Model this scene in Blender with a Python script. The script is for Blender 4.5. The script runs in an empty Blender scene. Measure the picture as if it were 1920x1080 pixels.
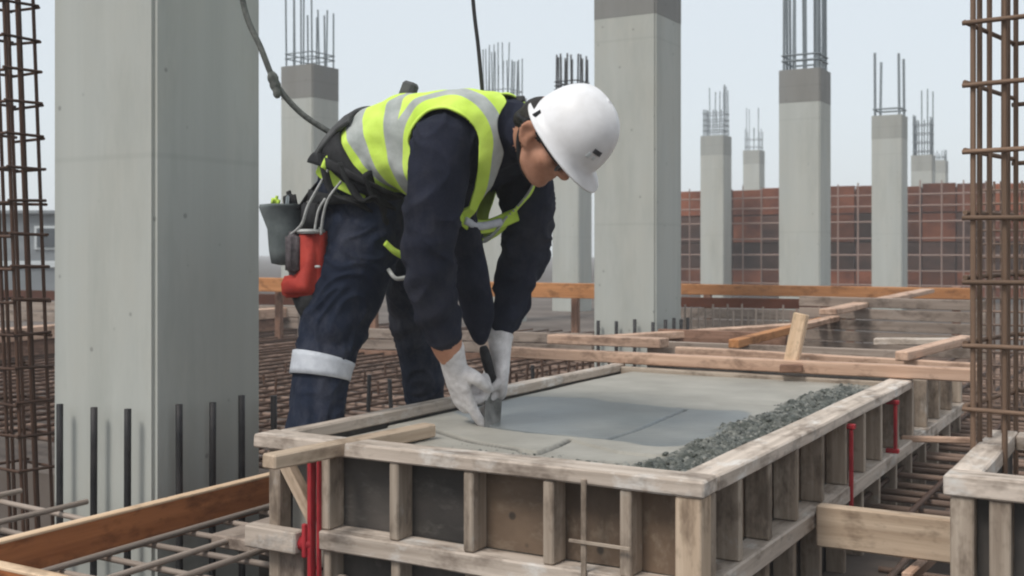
import bpy, bmesh, math, random
import numpy as np
from mathutils import Vector, Matrix, Quaternion, noise

random.seed(7)
scene = bpy.context.scene
col = scene.collection

# ------------------------------------------------------------------ camera
FPX, CX, HY, CAMZ = 2130.0, 960.0, 470.0, 0.78
cam_d = bpy.data.cameras.new('camera')
cam = bpy.data.objects.new('camera', cam_d)
col.objects.link(cam)
cam.location = (0, 0, CAMZ)
cam.rotation_euler = (math.radians(90), 0, 0)
cam_d.sensor_width = 36.0
cam_d.lens = FPX / 1920 * 36.0
cam_d.shift_y = -70 / 1920
cam_d.clip_start = 0.05
cam_d.clip_end = 2000
cam_d.dof.use_dof = True
cam_d.dof.focus_distance = 3.0
cam_d.dof.aperture_fstop = 7.0
scene.camera = cam

# ------------------------------------------------------------------ world and sun
SUN_EL, SUN_AZ = math.radians(52), math.radians(222)     # azimuth clockwise from +Y
world = bpy.data.worlds.new('World')
scene.world = world
world.use_nodes = True
wn = world.node_tree
wn.nodes.clear()
w_out = wn.nodes.new('ShaderNodeOutputWorld')
w_bg = wn.nodes.new('ShaderNodeBackground')
w_sky = wn.nodes.new('ShaderNodeTexSky')
w_sky.sky_type = 'NISHITA'
w_sky.sun_disc = False
w_sky.sun_elevation = SUN_EL
w_sky.sun_rotation = SUN_AZ
w_sky.air_density = 1.0
w_sky.dust_density = 3.0
w_sky.ozone_density = 1.5
w_mix = wn.nodes.new('ShaderNodeMix')
w_mix.data_type = 'RGBA'
w_mix.inputs[0].default_value = 0.78
w_mix.inputs[7].default_value = (8.0, 8.6, 9.0, 1)          # thin bright overcast veil
wn.links.new(w_sky.outputs[0], w_mix.inputs[6])
wn.links.new(w_mix.outputs[2], w_bg.inputs[0])
w_bg.inputs[1].default_value = 0.111
wn.links.new(w_bg.outputs[0], w_out.inputs[0])

sun_d = bpy.data.lights.new('sun', 'SUN')
sun_d.energy = 2.1
sun_d.angle = math.radians(15)
sun_d.color = (1.0, 0.96, 0.9)
sun = bpy.data.objects.new('sun', sun_d)
col.objects.link(sun)
sdir = Vector((math.sin(SUN_AZ) * math.cos(SUN_EL), math.cos(SUN_AZ) * math.cos(SUN_EL), math.sin(SUN_EL)))
sun.rotation_euler = sdir.to_track_quat('Z', 'Y').to_euler()
sun.location = sdir * 50

vs = scene.view_settings
vs.view_transform = 'Standard'
vs.look = 'None'
vs.exposure = 0.0
vs.gamma = 1.0
vs.use_curve_mapping = False
scene.render.engine = 'CYCLES'
scene.cycles.use_denoising = True
scene.cycles.volume_bounces = 2
scene.cycles.max_bounces = 8
scene.cycles.filter_width = 2.1

# ------------------------------------------------------------------ frames
ANG = math.radians(30.2)
CA, SA = math.cos(ANG), math.sin(ANG)
E = Vector((CA, -SA, 0))          # site grid: along the front of the formwork
DV = Vector((SA, CA, 0))          # site grid: away from the camera
UP = Vector((0, 0, 1))


def W(u, v, z=0.0):
    return Vector((u * CA + v * SA, -u * SA + v * CA, z))


def P(x, y, d):
    return Vector(((x - CX) / FPX * d, d, CAMZ - (y - HY) / FPX * d))


def PZ(x, y, z):
    return P(x, y, (CAMZ - z) * FPX / (y - HY))


def UV(p):
    return p.x * CA - p.y * SA, p.x * SA + p.y * CA


def u_on(x, v):
    t = (x - CX) / FPX
    return v * (t * CA - SA) / (CA + t * SA)


def v_on(x, u):
    t = (x - CX) / FPX
    return u * (CA + t * SA) / (t * CA - SA)


# ------------------------------------------------------------------ materials
def new_mat(name):
    m = bpy.data.materials.new(name)
    m.use_nodes = True
    nt = m.node_tree
    nt.nodes.clear()
    out = nt.nodes.new('ShaderNodeOutputMaterial')
    b = nt.nodes.new('ShaderNodeBsdfPrincipled')
    nt.links.new(b.outputs[0], out.inputs[0])
    return m, nt, b


def coords(nt, scale, rnd=True, world_space=False):
    """Object coordinates, shifted per object so alike pieces differ."""
    tc = nt.nodes.new('ShaderNodeTexCoord')
    mp = nt.nodes.new('ShaderNodeMapping')
    mp.inputs['Scale'].default_value = scale
    nt.links.new(tc.outputs['Object'], mp.inputs[0])
    if rnd:
        oi = nt.nodes.new('ShaderNodeObjectInfo')
        mu = nt.nodes.new('ShaderNodeMath')
        mu.operation = 'MULTIPLY'
        mu.inputs[1].default_value = 37.0
        nt.links.new(oi.outputs['Random'], mu.inputs[0])
        cb = nt.nodes.new('ShaderNodeCombineXYZ')
        for i in range(3):
            nt.links.new(mu.outputs[0], cb.inputs[i])
        nt.links.new(cb.outputs[0], mp.inputs['Location'])
    return mp.outputs[0]


def tex_noise(nt, vec, scale, detail=4, rough=0.6):
    n = nt.nodes.new('ShaderNodeTexNoise')
    n.inputs['Scale'].default_value = scale
    n.inputs['Detail'].default_value = detail
    n.inputs['Roughness'].default_value = rough
    nt.links.new(vec, n.inputs['Vector'])
    return n.outputs[0]


def ramp(nt, fac, stops):
    r = nt.nodes.new('ShaderNodeValToRGB')
    el = r.color_ramp.elements
    el[0].position, el[0].color = stops[0][0], (*stops[0][1], 1)
    el[1].position, el[1].color = stops[-1][0], (*stops[-1][1], 1)
    for p, c in stops[1:-1]:
        e = el.new(p)
        e.color = (*c, 1)
    nt.links.new(fac, r.inputs[0])
    return r.outputs[0]


def mixc(nt, fac, a, b, mode='MIX'):
    m = nt.nodes.new('ShaderNodeMix')
    m.data_type = 'RGBA'
    m.blend_type = mode
    for s, v in ((0, fac), (6, a), (7, b)):
        if hasattr(v, 'is_linked') or hasattr(v, 'links'):
            nt.links.new(v, m.inputs[s])
        elif s == 0:
            m.inputs[s].default_value = v
        else:
            m.inputs[s].default_value = (*v, 1)
    return m.outputs[2]


def bump(nt, b, h, strength, dist=0.01):
    bp = nt.nodes.new('ShaderNodeBump')
    bp.inputs['Strength'].default_value = strength
    bp.inputs['Distance'].default_value = dist
    nt.links.new(h, bp.inputs['Height'])
    nt.links.new(bp.outputs[0], b.inputs['Normal'])


def value_jitter(nt, c, amount):
    """Per object lighter or darker."""
    oi = nt.nodes.new('ShaderNodeObjectInfo')
    mr = nt.nodes.new('ShaderNodeMapRange')
    mr.inputs[3].default_value = 1 - amount
    mr.inputs[4].default_value = 1 + amount
    nt.links.new(oi.outputs['Random'], mr.inputs[0])
    hsv = nt.nodes.new('ShaderNodeHueSaturation')
    nt.links.new(mr.outputs[0], hsv.inputs['Value'])
    nt.links.new(c, hsv.inputs['Color'])
    return hsv.outputs[0]


def wood_mat(name, dark, light, splash=None, splash_amt=0.5, jit=0.12, rough=0.75, grain=1.0):
    m, nt, b = new_mat(name)
    v = coords(nt, (1.6, 34 * grain, 34 * grain))
    n = tex_noise(nt, v, 1.0, 6, 0.65)
    c = ramp(nt, n, [(0.3, dark), (0.5, [(x + y) / 2 for x, y in zip(dark, light)]), (0.68, light)])
    v2 = coords(nt, (5, 9, 9))
    if splash:
        s = tex_noise(nt, v2, 1.5, 5, 0.7)
        f = ramp(nt, s, [(splash_amt, (0, 0, 0)), (splash_amt + 0.14, (1, 1, 1))])
        c = mixc(nt, f, c, splash)
    d = tex_noise(nt, coords(nt, (3, 6, 6)), 2.2, 4, 0.7)
    f2 = ramp(nt, d, [(0.50, (1, 1, 1)), (0.66, (0.38, 0.35, 0.33))])
    c = mixc(nt, 0.8, c, f2, 'MULTIPLY')
    c = value_jitter(nt, c, jit)
    nt.links.new(c, b.inputs['Base Color'])
    b.inputs['Roughness'].default_value = rough
    b.inputs['Specular IOR Level'].default_value = 0.25
    bump(nt, b, n, 0.35, 0.004)
    return m


def noise_mat(name, c1, c2, scale=(8, 8, 8), rough=0.8, bstr=0.2, bdist=0.005, metal=0.0, jit=0.0, detail=5, spec=0.3):
    m, nt, b = new_mat(name)
    n = tex_noise(nt, coords(nt, scale), 1.0, detail, 0.6)
    c = ramp(nt, n, [(0.32, c1), (0.68, c2)])
    if jit:
        c = value_jitter(nt, c, jit)
    nt.links.new(c, b.inputs['Base Color'])
    b.inputs['Roughness'].default_value = rough
    b.inputs['Metallic'].default_value = metal
    b.inputs['Specular IOR Level'].default_value = spec
    if bstr:
        bump(nt, b, tex_noise(nt, coords(nt, tuple(s * 5 for s in scale)), 1.0, 4, 0.7), bstr, bdist)
    return m


def column_mat(name, base):
    m, nt, b = new_mat(name)
    streak = tex_noise(nt, coords(nt, (7, 7, 0.3)), 1.0, 5, 0.6)
    lo = [x * 0.92 for x in base]
    hi = [x * 1.06 for x in base]
    c = ramp(nt, streak, [(0.3, lo), (0.7, hi)])
    blot = tex_noise(nt, coords(nt, (2.2, 2.2, 1.0)), 1.0, 5, 0.65)
    c = mixc(nt, ramp(nt, blot, [(0.4, (0, 0, 0)), (0.75, (0.55, 0.55, 0.55))]), c, (base[0] * 1.05, base[1] * 0.98, base[2] * 0.9))
    blot2 = tex_noise(nt, coords(nt, (3.5, 3.5, 0.8)), 1.0, 6, 0.7)
    c = mixc(nt, ramp(nt, blot2, [(0.50, (0, 0, 0)), (0.78, (0.7, 0.7, 0.7))]), c, (base[0] * 0.72, base[1] * 0.73, base[2] * 0.72))
    tcz = nt.nodes.new('ShaderNodeTexCoord')
    sp_ = nt.nodes.new('ShaderNodeSeparateXYZ')
    nt.links.new(tcz.outputs['Object'], sp_.inputs[0])
    fr_ = nt.nodes.new('ShaderNodeMath')
    fr_.operation = 'PINGPONG'
    fr_.inputs[1].default_value = 0.61
    nt.links.new(sp_.outputs['Z'], fr_.inputs[0])
    c = mixc(nt, 0.10, c, ramp(nt, fr_.outputs[0], [(0.004, (0.35, 0.35, 0.35)), (0.012, (1, 1, 1))]), 'MULTIPLY')
    vo = nt.nodes.new('ShaderNodeTexVoronoi')
    vo.inputs['Scale'].default_value = 9.0
    nt.links.new(coords(nt, (1, 1, 1)), vo.inputs['Vector'])
    pit = ramp(nt, vo.outputs['Distance'], [(0.05, (0.45, 0.45, 0.45)), (0.09, (1, 1, 1))])
    c = mixc(nt, 0.6, c, pit, 'MULTIPLY')
    nt.links.new(c, b.inputs['Base Color'])
    b.inputs['Roughness'].default_value = 0.85
    b.inputs['Specular IOR Level'].default_value = 0.2
    fine = tex_noise(nt, coords(nt, (40, 40, 12)), 1.0, 5, 0.7)
    bump(nt, b, fine, 0.18, 0.004)
    return m


M = {}
M['column'] = column_mat('column_concrete', (0.43, 0.442, 0.412))
M['column_cap'] = column_mat('column_cap_concrete', (0.235, 0.235, 0.225))
M['column_cap_pale'] = column_mat('pale_column_cap_concrete', (0.345, 0.352, 0.33))
M['ground'] = noise_mat('soil', (0.045, 0.034, 0.028), (0.10, 0.08, 0.068), (2, 2, 2), 0.95, 0.5, 0.03)
M['deck'] = noise_mat('deck_concrete', (0.085, 0.066, 0.055), (0.17, 0.14, 0.12), (1.3, 1.3, 1.3), 0.9, 0.3, 0.01)
M['rust'] = noise_mat('rusty_steel', (0.13, 0.085, 0.065), (0.31, 0.215, 0.165), (9, 9, 9), 0.7, 0.3, 0.002, 0.25, 0.3)
M['mat_steel'] = noise_mat('weathered_steel', (0.22, 0.175, 0.145), (0.43, 0.355, 0.30), (9, 9, 9), 0.65, 0.3, 0.002, 0.25, 0.2)
M['dark_steel'] = noise_mat('dark_steel', (0.022, 0.022, 0.024), (0.06, 0.055, 0.055), (9, 9, 9), 0.6, 0.3, 0.002, 0.4, 0.2)
M['cage_steel'] = noise_mat('cage_steel', (0.12, 0.075, 0.05), (0.27, 0.175, 0.12), (7, 7, 7), 0.65, 0.3, 0.002, 0.3, 0.3)
M['rust_dark'] = noise_mat('dark_rusty_steel', (0.05, 0.028, 0.019), (0.12, 0.064, 0.042), (7, 7, 7), 0.65, 0.3, 0.002, 0.3, 0.3)
M['grey_steel'] = noise_mat('grey_steel', (0.15, 0.175, 0.19), (0.27, 0.30, 0.315), (9, 9, 9), 0.6, 0.2, 0.002, 0.3, 0.2)
M['grid_steel'] = noise_mat('dusty_steel', (0.20, 0.13, 0.105), (0.36, 0.26, 0.22), (9, 9, 9), 0.7, 0.2, 0.002, 0.1, 0.15)
M['rail'] = wood_mat('weathered_rail', (0.35, 0.285, 0.23), (0.68, 0.58, 0.495), (0.66, 0.62, 0.575), 0.53, 0.08)
M['stud'] = wood_mat('weathered_stud', (0.24, 0.185, 0.14), (0.47, 0.39, 0.315), (0.42, 0.385, 0.345), 0.60, 0.14)
M['fresh'] = wood_mat('fresh_timber', (0.36, 0.26, 0.18), (0.60, 0.47, 0.35), (0.52, 0.46, 0.40), 0.66, 0.10)
M['pink'] = wood_mat('pale_timber', (0.42, 0.26, 0.18), (0.67, 0.465, 0.345), (0.58, 0.47, 0.39), 0.64, 0.10)
M['orange'] = wood_mat('orange_timber', (0.36, 0.15, 0.055), (0.55, 0.26, 0.11), None, 0.5, 0.10)
M['brown'] = wood_mat('stained_board', (0.27, 0.092, 0.032), (0.44, 0.165, 0.062), None, 0.5, 0.10, 0.6)
M['cutedge'] = wood_mat('cut_board_edge', (0.58, 0.39, 0.24), (0.80, 0.60, 0.42), None, 0.5, 0.08)
M['brownedge'] = wood_mat('brown_edge_timber', (0.16, 0.085, 0.055), (0.31, 0.18, 0.125), None, 0.5, 0.2)
M['greyplank'] = wood_mat('grey_plank', (0.20, 0.155, 0.125), (0.37, 0.30, 0.25), (0.34, 0.29, 0.25), 0.6, 0.15)
M['ply'] = noise_mat('dark_plywood', (0.026, 0.023, 0.021), (0.075, 0.064, 0.056), (4, 7, 7), 0.6, 0.2, 0.003, 0, 0.35)
M['plybrown'] = noise_mat('brown_plywood', (0.055, 0.040, 0.029), (0.14, 0.105, 0.075), (4, 7, 7), 0.65, 0.2, 0.003, 0, 0.25)
def ply_mat(name, c1, c2, stain):
    m, nt, b = new_mat(name)
    n = tex_noise(nt, coords(nt, (3, 5, 5)), 1.0, 5, 0.65)
    c = ramp(nt, n, [(0.32, c1), (0.68, c2)])
    s = tex_noise(nt, coords(nt, (7, 9, 14)), 1.6, 6, 0.7)
    c = mixc(nt, ramp(nt, s, [(0.54, (0, 0, 0)), (0.70, (0.75, 0.75, 0.75))]), c, stain)
    vo = nt.nodes.new('ShaderNodeTexVoronoi')
    vo.inputs['Scale'].default_value = 11.0
    nt.links.new(coords(nt, (1, 1, 1)), vo.inputs['Vector'])
    c = mixc(nt, ramp(nt, vo.outputs['Distance'], [(0.07, (0.8, 0.8, 0.8)), (0.12, (0, 0, 0))]), c, (0.02, 0.016, 0.013))
    c = value_jitter(nt, c, 0.35)
    nt.links.new(c, b.inputs['Base Color'])
    b.inputs['Roughness'].default_value = 0.65
    bump(nt, b, s, 0.3, 0.004)
    return m


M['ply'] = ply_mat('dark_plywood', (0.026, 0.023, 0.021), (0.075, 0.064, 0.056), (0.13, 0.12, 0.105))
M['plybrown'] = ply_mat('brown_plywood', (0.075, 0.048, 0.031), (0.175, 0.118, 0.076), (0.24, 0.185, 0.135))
M['wallred'] = noise_mat('red_brown_panel', (0.085, 0.023, 0.011), (0.225, 0.072, 0.033), (1.6, 1.6, 2.5), 0.8, 0.1, 0.004, 0, 0.5)
M['wallbrown'] = noise_mat('dark_brown_panel', (0.030, 0.016, 0.013), (0.085, 0.042, 0.03), (1.2, 1.2, 2.5), 0.8, 0.1, 0.004, 0, 0.5)
M['hut'] = noise_mat('grey_cladding', (0.16, 0.175, 0.185), (0.24, 0.255, 0.265), (0.5, 0.5, 2), 0.7, 0.0)
M['hutpale'] = noise_mat('pale_trim', (0.5, 0.53, 0.54), (0.62, 0.64, 0.64), (1, 1, 1), 0.6, 0.0)
M['hutdark'] = noise_mat('dark_glass', (0.05, 0.06, 0.07), (0.08, 0.09, 0.10), (1, 1, 1), 0.25, 0.0)
M['red'] = noise_mat('red_paint', (0.27, 0.016, 0.024), (0.46, 0.034, 0.042), (14, 14, 14), 0.5, 0.2, 0.002)
M['bagred'] = noise_mat('red_fabric', (0.27, 0.022, 0.016), (0.45, 0.052, 0.034), (16, 16, 16), 0.75, 0.5, 0.003)
M['bagtan'] = noise_mat('scuffed_orange_fabric', (0.42, 0.12, 0.05), (0.58, 0.24, 0.11), (20, 20, 20), 0.8, 0.4, 0.003)
M['bagdark'] = noise_mat('charcoal_mesh_fabric', (0.04, 0.032, 0.035), (0.14, 0.12, 0.125), (40, 40, 40), 0.85, 0.5, 0.003)
M['bucket'] = noise_mat('grey_green_canvas', (0.085, 0.10, 0.10), (0.17, 0.19, 0.19), (12, 12, 12), 0.8, 0.4, 0.003)
M['black'] = noise_mat('black_webbing', (0.010, 0.010, 0.011), (0.03, 0.03, 0.032), (30, 30, 30), 0.8, 0.5, 0.003)
M['darkgrey'] = noise_mat('dark_grey_padding', (0.045, 0.045, 0.047), (0.10, 0.10, 0.10), (14, 14, 14), 0.8, 0.5, 0.003)
M['webbing'] = noise_mat('pale_webbing', (0.34, 0.34, 0.33), (0.55, 0.55, 0.53), (60, 60, 60), 0.8, 0.5, 0.002)
M['lime'] = noise_mat('lime_fabric', (0.42, 0.60, 0.06), (0.60, 0.80, 0.12), (12, 12, 12), 0.8, 0.4, 0.003)
M['rope'] = noise_mat('grey_rope', (0.07, 0.075, 0.07), (0.17, 0.175, 0.16), (60, 60, 60), 0.85, 0.6, 0.003)
M['silver'] = noise_mat('reflective_tape', (0.44, 0.46, 0.50), (0.60, 0.62, 0.66), (30, 30, 30), 0.45, 0.2, 0.002)
M['trowel'] = noise_mat('trowel_steel', (0.10, 0.10, 0.095), (0.24, 0.235, 0.22), (20, 20, 20), 0.42, 0.3, 0.002, 0.6)
M['helmet'] = noise_mat('white_helmet_plastic', (0.70, 0.685, 0.68), (0.86, 0.85, 0.86), (13, 13, 13), 0.42, 0.06, 0.002, 0, 0, 7, 0.4)
M['hair'] = noise_mat('black_hair', (0.008, 0.007, 0.006), (0.03, 0.024, 0.02), (60, 60, 60), 0.6, 0.6, 0.004)
M['glove'] = noise_mat('white_knit_glove', (0.47, 0.445, 0.435), (0.78, 0.745, 0.74), (22, 22, 22), 0.9, 0.5, 0.004)
M['skin'] = noise_mat('skin', (0.44, 0.205, 0.125), (0.58, 0.30, 0.20), (20, 20, 20), 0.55, 0.25, 0.002)
def dusty(name, c1, c2, dust, amt):
    m, nt, b = new_mat(name)
    v = coords(nt, (8, 8, 8))
    c = ramp(nt, tex_noise(nt, v, 1.0, 5, 0.6), [(0.32, c1), (0.68, c2)])
    d = tex_noise(nt, coords(nt, (6, 6, 3.5)), 1.0, 6, 0.75)
    c = mixc(nt, ramp(nt, d, [(0.48, (0, 0, 0)), (0.78, (amt, amt, amt))]), c, dust)
    nt.links.new(c, b.inputs['Base Color'])
    b.inputs['Roughness'].default_value = 0.9
    b.inputs['Specular IOR Level'].default_value = 0.2
    weave = tex_noise(nt, coords(nt, (30, 30, 30)), 1.0, 5, 0.75)
    bump(nt, b, weave, 0.45, 0.008)
    return m


M['navy'] = dusty('navy_shirt', (0.008, 0.010, 0.020), (0.021, 0.024, 0.041), (0.09, 0.085, 0.095), 0.4)
M['trouser'] = dusty('navy_trousers', (0.007, 0.011, 0.025), (0.018, 0.025, 0.045), (0.12, 0.115, 0.13), 0.55)
M['boot'] = noise_mat('boot_leather', (0.02, 0.016, 0.013), (0.05, 0.04, 0.03), (20, 20, 20), 0.7, 0.4, 0.003)
M['white'] = noise_mat('eye_white', (0.6, 0.58, 0.55), (0.7, 0.68, 0.65), (20, 20, 20), 0.3, 0.0)
M['emblem'] = noise_mat('dark_print', (0.03, 0.03, 0.035), (0.07, 0.07, 0.075), (20, 20, 20), 0.5, 0.0)
M['redtrim'] = noise_mat('red_cable', (0.25, 0.03, 0.02), (0.4, 0.06, 0.04), (20, 20, 20), 0.6, 0.0)


# ------------------------------------------------------------------ builders
def link(name, mesh, m=None, parent=None, matrix=None):
    o = bpy.data.objects.new(name, mesh)
    col.objects.link(o)
    if m is not None and mesh is not None and len(mesh.materials) == 0:
        mesh.materials.append(m)
    if matrix is not None:
        o.matrix_world = matrix
    if parent is not None:
        o.parent = parent
        o.matrix_parent_inverse = parent.matrix_basis.inverted()
    return o


def tag(o, label=None, cat=None, group=None, kind=None):
    for k, v in (('label', label), ('category', cat), ('group', group), ('kind', kind)):
        if v:
            o[k] = v
    return o


def empty(name, loc, label, cat, group=None):
    o = bpy.data.objects.new(name, None)
    col.objects.link(o)
    o.location = loc
    o.empty_display_size = 0.1
    return tag(o, label, cat, group, 'thing')


def smooth(me, angle=None):
    for p in me.polygons:
        p.use_smooth = True
    return me


def box_mesh(name, lx, ly, lz, bev=0.004, jitter=0.0, cuts=0):
    bm = bmesh.new()
    bmesh.ops.create_cube(bm, size=1.0)
    bmesh.ops.scale(bm, vec=(lx, ly, lz), verts=bm.verts)
    if cuts:
        ed = [e for e in bm.edges if abs(abs((e.verts[0].co - e.verts[1].co).x) - lx) < 1e-6]
        bmesh.ops.subdivide_edges(bm, edges=ed, cuts=cuts)
    if bev:
        bv = min(bev, 0.22 * min(lx, ly, lz))
        sharp = [e for e in bm.edges if e.is_manifold and e.calc_face_angle(0) > 0.5]
        bmesh.ops.bevel(bm, geom=sharp, offset=bv, segments=1, affect='EDGES')
    if jitter:
        for v in bm.verts:
            n = noise.noise_vector(Vector((v.co.x * 3.1, v.co.y * 30, v.co.z * 30)) + Vector((lx * 9, ly * 50, 1)))
            v.co += Vector((0, n.y, n.z)) * jitter
    me = bpy.data.meshes.new(name)
    bm.to_mesh(me)
    bm.free()
    return me


def frame_x(p0, p1, ref):
    x = (p1 - p0).normalized()
    y = ref.cross(x)
    if y.length < 1e-4:
        y = DV.cross(x)
    y.normalize()
    z = x.cross(y)
    m = Matrix((x, y, z)).transposed().to_4x4()
    m.translation = (p0 + p1) / 2
    return m


def beam(name, p0, p1, w, h, m, parent=None, ref=UP, bev=0.004, jitter=0.0015, cuts=None):
    """Squared timber from p0 to p1 (centre line), width w across, height h along ref."""
    p0, p1 = Vector(p0), Vector(p1)
    L = (p1 - p0).length
    if cuts is None:
        cuts = int(min(14, L / 0.12)) if jitter else 0
    me = box_mesh(name, L, w, h, bev, jitter, cuts)
    return link(name, me, m, parent, frame_x(p0, p1, ref))


def gbox(name, u0, u1, v0, v1, z0, z1, m, parent=None, bev=0.004, jitter=0.0015):
    """Box aligned with the site grid; grain runs along its longest side."""
    lu, lv, lz = u1 - u0, v1 - v0, z1 - z0
    um, vm, zm = (u0 + u1) / 2, (v0 + v1) / 2, (z0 + z1) / 2
    if lz >= lu and lz >= lv:
        return beam(name, W(um, vm, z0), W(um, vm, z1), lu, lv, m, parent, DV, bev, jitter)
    if lu >= lv:
        return beam(name, W(u0, vm, zm), W(u1, vm, zm), lv, lz, m, parent, UP, bev, jitter)
    return beam(name, W(um, v0, zm), W(um, v1, zm), lu, lz, m, parent, UP, bev, jitter)


def unit_bar():
    bm = bmesh.new()
    bmesh.ops.create_cone(bm, cap_ends=True, segments=8, radius1=1, radius2=1, depth=1)
    bmesh.ops.rotate(bm, verts=bm.verts, cent=(0, 0, 0), matrix=Matrix.Rotation(math.pi / 2, 3, 'Y'))
    me = bpy.data.meshes.new('bar')
    bm.to_mesh(me)
    bm.free()
    for p in me.polygons:
        p.use_smooth = len(p.vertices) == 4
    return me


BAR = {}


def bar(p0, p1, r, m, parent, name='bar'):
    p0, p1 = Vector(p0), Vector(p1)
    if m.name not in BAR:
        BAR[m.name] = unit_bar()
        BAR[m.name].materials.append(m)
    mw = frame_x(p0, p1, UP) @ Matrix.Diagonal((( p1 - p0).length, r, r, 1))
    return link(name, BAR[m.name], None, parent, mw)


def catmull(pts, n=8):
    pts = [Vector(p) for p in pts]
    out = []
    for i in range(len(pts) - 1):
        a, b, c, d = pts[max(0, i - 1)], pts[i], pts[i + 1], pts[min(len(pts) - 1, i + 2)]
        for k in range(n):
            t = k / n
            out.append(0.5 * ((2 * b) + (c - a) * t + (2 * a - 5 * b + 4 * c - d) * t * t + (3 * b - a - 3 * c + d) * t ** 3))
    out.append(pts[-1])
    return out


def tube_geo(pts, rad, n=12, flat=None, ref=None, caps=True):
    """Rings along pts. flat: optional second radius list (along the binormal)."""
    V, F = [], []
    N = len(pts)
    prev = None
    for i in range(N):
        t = (pts[min(N - 1, i + 1)] - pts[max(0, i - 1)]).normalized()
        if ref is not None:
            a = ref - t * ref.dot(t)
        elif prev is None:
            a = UP.cross(t) if abs(t.z) < 0.9 else DV.cross(t)
        else:
            a = prev - t * prev.dot(t)
        a.normalize()
        prev = a
        b = t.cross(a)
        rb = flat[i] if flat else rad[i]
        for k in range(n):
            an = 2 * math.pi * k / n
            V.append(pts[i] + a * (math.cos(an) * rad[i]) + b * (math.sin(an) * rb))
    for i in range(N - 1):
        for k in range(n):
            k2 = (k + 1) % n
            F.append((i * n + k, i * n + k2, (i + 1) * n + k2, (i + 1) * n + k))
    if caps:
        F.append(tuple(range(n - 1, -1, -1)))
        F.append(tuple((N - 1) * n + k for k in range(n)))
    return V, F


def mesh_from(name, V, F, origin=Vector((0, 0, 0)), sm=True):
    me = bpy.data.meshes.new(name)
    me.from_pydata([tuple(Vector(v) - origin) for v in V], [], F)
    me.update()
    if sm:
        smooth(me)
    return me


def cable(name, pts, r, m, parent=None, n=8, seg=8, flat=None, ref=None):
    q = catmull(pts, seg)
    V, F = tube_geo(q, [r] * len(q), n, [flat] * len(q) if flat else None, ref)
    o = Vector(pts[0])
    me = mesh_from(name, V, F, o)
    return link(name, me, m, parent, Matrix.Translation(o))


def lathe(name, prof, m, origin, parent=None, n=24, sx=1.0, sy=1.0, rot=None):
    V, F = [], []
    for r, z in prof:
        for k in range(n):
            a = 2 * math.pi * k / n
            V.append((r * math.cos(a) * sx, r * math.sin(a) * sy, z))
    for i in range(len(prof) - 1):
        for k in range(n):
            k2 = (k + 1) % n
            F.append((i * n + k, i * n + k2, (i + 1) * n + k2, (i + 1) * n + k))
    me = mesh_from(name, V, F)
    mw = Matrix.Translation(origin)
    if rot is not None:
        mw = mw @ rot
    return link(name, me, m, parent, mw)


# ------------------------------------------------------------------ setting: ground and slabs
def sheet(name, pts, z, m, kind='structure'):
    me = bpy.data.meshes.new(name)
    me.from_pydata([(*W(u, v)[:2], z) for u, v in pts], [], [tuple(range(len(pts)))])
    me.update()
    o = link(name, me, m)
    o['kind'] = kind
    return o


sheet('ground', [(-190, -190), (190, -190), (190, 190), (-190, 190)], -0.42, M['ground'])


def slab(name, u0, u1, v0, v1, z0, z1, m):
    bm = bmesh.new()
    bmesh.ops.create_cube(bm, size=1.0)
    bmesh.ops.scale(bm, vec=(u1 - u0, v1 - v0, z1 - z0), verts=bm.verts)
    me = bpy.data.meshes.new(name)
    bm.to_mesh(me)
    bm.free()
    o = link(name, me, m, None, Matrix.Translation(W((u0 + u1) / 2, (v0 + v1) / 2, (z0 + z1) / 2)) @ Matrix.Rotation(-ANG, 4, 'Z'))
    o['kind'] = 'structure'
    return o


DECK = -0.13
slab('floor_slab', -16, -0.62, 3.05, 30, -0.41, DECK, M['deck'])
slab('floor_slab', -0.617, 22, 5.2, 30, -0.408, DECK - 0.004, M['deck'])

# ------------------------------------------------------------------ columns
S = 0.45


def column_near(xl, xr):
    """Near corner of a square column whose outline runs from xl to xr in the photograph."""
    tl, tr = (xl - CX) / FPX, (xr - CX) / FPX
    # X - S*CA = tl (D + S*SA) ; X + S*SA = tr (D + S*CA)
    a = np.array([[1, -tl], [1, -tr]])
    bb = np.array([S * CA + tl * S * SA, -S * SA + tr * S * CA])
    x, d = np.linalg.solve(a, bb)
    return Vector((x, d, 0))


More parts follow.
